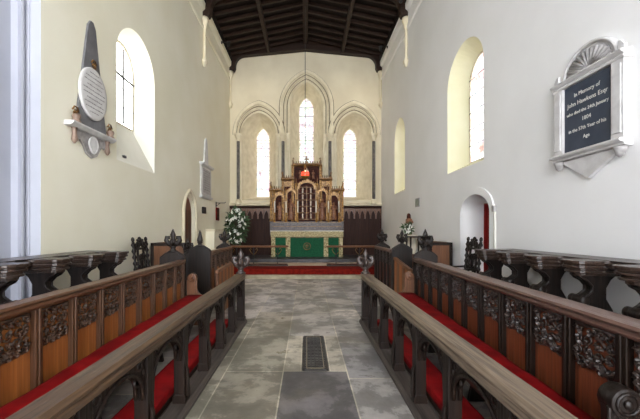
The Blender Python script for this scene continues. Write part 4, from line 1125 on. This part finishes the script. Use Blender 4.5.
# small wall fittings
def wall_box(nm, lab, cat, x, y, z, w, h, d, mat, fm=None):
    t = thing(nm, lab, cat, (x, y, z)); s = 1 if x < 0 else -1
    m_ = MB(); m_.box(*(sorted((s * .002, s * d))), -w / 2, w / 2, -h / 2, h / 2); m_.build('case', fm or mat, t, .005)
    m_ = MB(); m_.box(*(sorted((s * d, s * (d + .008)))), -w / 2 + .03, w / 2 - .03, -h / 2 + .03, h / 2 - .03); m_.build('face', mat, t, .002)
wall_box('wall_plaque', 'small grey green plaque on the right wall below the far window', 'plaque', XR, 9.55, 2.16, .34, .24, .02, M['grey_green'], M['marble_grey'])
wall_box('wall_box', 'small dark box on the left wall under the slim marble tablet', 'box', XL, 10.5, 2.0, .26, .20, .06, M['oak_dark'])
wall_box('hanging_panel', 'narrow dark red panel hanging on the left wall by the sanctuary', 'panel', XL, 12.15, 1.96, .40, .45, .03, M['niche_red'], M['curtain'])
t = thing('wall_bracket', 'thin dark metal bracket above the red panel on the left wall', 'bracket', (XL, 12.0, 2.34))
m_ = MB(); m_.tube([(0, 0, 0), (.30, 0, 0), (.34, 0, .03)], .012, 6); m_.tube([(0, 0, -.12), (.15, 0, 0)], .008, 6); m_.build('arm', M['iron'], t)
m_ = MB(); m_.box(0, .015, -.03, .03, -.14, .04); m_.build('plate', M['iron'], t)
t = thing('window_sill_box', 'tiny black box on the sloping sill of the left window', 'box', (XL - .035, 6.02, 2.655), 0)
m_ = MB(); m_.box(-.03, .03, -.035, .035, 0, .045); m_.build('case', M['iron'], t, .005)
m_ = MB(); m_.tube([(.03, 0, .024), (.04, 0, .024)], .012, 8); m_.build('lens', M['grey_slate'], t)
# white ledge
m_ = MB(); m_.box(XL + .002, XL + .28, 10.75, 12.85, .252, 1.36); o1 = struct(m_.build('trim_9', M['plaster_left'], bevel=.01), 'low white plastered ledge along the left sanctuary wall')
m_ = MB(); m_.box(XL + .002, XL + .32, 10.71, 12.89, 1.36, 1.42); m_.build('coping', M['moulding'], o1, .008)

# ------------------------------------------------------------------ flowers
def bloom_mesh():
    m_ = MB()
    for k in range(6):
        a = k * pi / 3; ca, sa = cos(a), sin(a); w = .022
        def P(r, b, z): return (r * ca - b * sa, r * sa + b * ca, z)
        m_.add([P(.004, 0, 0), P(.03, w, .022), P(.03, 0, .016), P(.03, -w, .022), P(.066, 0, .022)], [(0, 1, 2), (0, 2, 3), (1, 4, 2), (2, 4, 3)], True)
    m_.ell((0, 0, .012), (.01, .01, .014), 6)
    return m_
def leaves(mb, r, n, c, rad, size):
    for i in range(n):
        while True:
            p = Vector((r.uniform(-1, 1), r.uniform(-1, 1), r.uniform(-1, 1)))
            if .2 < p.length < 1: break
        d = p.normalized(); q = Vector(c) + Vector((p.x * rad[0], p.y * rad[1], p.z * rad[2]))
        d = (d + Vector((r.uniform(-.6, .6), r.uniform(-.6, .6), r.uniform(-.4, .4)))).normalized()
        sdir = d.cross(Vector((r.uniform(-1, 1), r.uniform(-1, 1), r.uniform(-1, 1)))).normalized(); nn = d.cross(sdir)
        L_ = size * r.uniform(.6, 1.2); w = L_ * .2
        mb.add([tuple(q), tuple(q + d * L_ * .45 + sdir * w + nn * .005), tuple(q + d * L_ * .5 - nn * .012), tuple(q + d * L_ * .45 - sdir * w + nn * .005), tuple(q + d * L_)], [(0, 1, 2), (0, 2, 3), (1, 4, 2), (2, 4, 3)])
def arrangement(loc, rad, zc, nbl, nlv, label, stand, bs=1.0, seed=2, nm='flower_arrangement'):
    r = random.Random(seed)
    t = thing(nm, label, 'flowers', loc)
    m_ = MB(); leaves(m_, r, nlv, (0, 0, zc), rad, .16 * bs); m_.build('foliage', M['leaf'], t, recalc=False)
    m_ = MB(); 
    for i in range(14):
        a = r.uniform(0, 6.28); q = (rad[0] * .8 * cos(a), rad[1] * .8 * sin(a), zc + rad[2] * r.uniform(-.6, .9)); m_.tube([(0, 0, stand), (q[0] * .3, q[1] * .3, (stand + q[2]) / 2), q], .004, 4)
    m_.build('stems', M['leaf'], t)
    b0 = None
    for i in range(nbl):
        a = r.uniform(pi * 1.0, pi * 2.0) if i % 4 else r.uniform(0, 2 * pi); ph = r.uniform(-.9, 1.0)
        rr = sqrt(max(.05, 1 - ph * ph)) ; p = (rad[0] * rr * cos(a) * r.uniform(.5, 1.05), rad[1] * rr * sin(a), zc + rad[2] * ph)
        rot = (pi / 2 + r.uniform(-.8, .5), 0, a + pi / 2 + r.uniform(-.4, .4))
        if b0 is None:
            b0 = bloom_mesh(); 
            b0.v = [(x * bs, y * bs, z * bs) for x, y, z in b0.v]; b0 = b0.build('bloom', M['petal'], t, recalc=False, loc=p, rot=rot)
        else: copy_part(b0, t, p, rot)
    return t
t = arrangement((-2.42, 11.95, .252), (.34, .28, .62), 1.27, 62, 420, 'tall arrangement of white flowers with dark leaves on a stand left of the altar', .62, 1.15)
m_ = MB(); m_.lathe([(.16, 0), (.15, .02), (.03, .05), (.018, .1), (.018, .50), (.03, .52), (.11, .60), (.13, .66), (.12, .66), (.05, .60)], 0, 0, 14); m_.build('stand', M['iron'], t)

# pedestal, statue and flowers at the right wall
t = thing('pedestal', 'pale square pedestal against the right wall under the small statue', 'pedestal', (2.84, 9.6, 0))
m_ = MB(); m_.box(-.15, .15, -.15, .15, .08, 1.20); m_.build('shaft', M['stone_grey'], t, .006)
m_ = MB(); m_.box(-.19, .19, -.19, .19, 0, .09); m_.build('base', M['stone_grey'], t, .008)
m_ = MB(); m_.box(-.19, .19, -.19, .19, 1.20, 1.27); m_.build('cap', M['stone_grey'], t, .008)
t = thing('statue', 'small reddish brown robed statue on the pale pedestal by the right wall', 'statue', (2.88, 9.70, 1.271))
m_ = MB(); m_.lathe([(.09, 0), (.095, .03), (.08, .18), (.065, .30), (.085, .40), (.08, .44), (.03, .48), (.03, .50)], 0, 0, 12, sy=.75)
m_.ell((0, 0, .535), (.038, .042, .05), 10); m_.tube([(-.07, 0, .42), (-.09, -.05, .32), (-.02, -.09, .30)], .022, 6); m_.tube([(.07, 0, .42), (.09, -.05, .34), (.02, -.09, .32)], .022, 6)
m_.build('robed_body', M['figure'], t)
m_ = MB(); m_.lathe([(.05, .40), (.06, .46), (.055, .54), (.04, .585), (.01, .60)], 0, .012, 10); m_.build('veil', M['niche_red'], t)
arrangement((2.79, 9.50, 1.271), (.13, .08, .12), .17, 16, 90, 'small bunch of white flowers before the statue on the right pedestal', .02, .8, 5, 'flower_bunch')
t = thing('side_table', 'small dark wooden table by the right wall beside the pale pedestal', 'table', (2.86, 9.12, 0))
m_ = MB(); m_.box(-.2, .2, -.22, .22, 1.20, 1.24); m_.build('table_top', M['oak_dark_y'], t, .006)
for dx in (-.16, .16):
    for dy in (-.18, .18):
        m_ = MB(); m_.lathe([(.022, 0), (.018, .1), (.024, .5), (.016, .6), (.024, 1.2)], dx, dy, 8); m_.build('leg', M['oak_dark'], t)

# ------------------------------------------------------------------ light
w = bpy.data.worlds.new('world'); scene.world = w; w.use_nodes = True
w.node_tree.nodes['Background'].inputs[0].default_value = (.93, .96, 1, 1)
w.node_tree.nodes['Background'].inputs[1].default_value = 5.6

scene.view_settings.view_transform = 'Standard'; scene.view_settings.look = 'None'
scene.view_settings.gamma = 1; scene.view_settings.use_curve_mapping = False
scene.view_settings.exposure = 1.0
scene.cycles.use_denoising = True
scene.cycles.max_bounces = 10; scene.cycles.diffuse_bounces = 6
scene.cycles.sample_clamp_indirect = 6
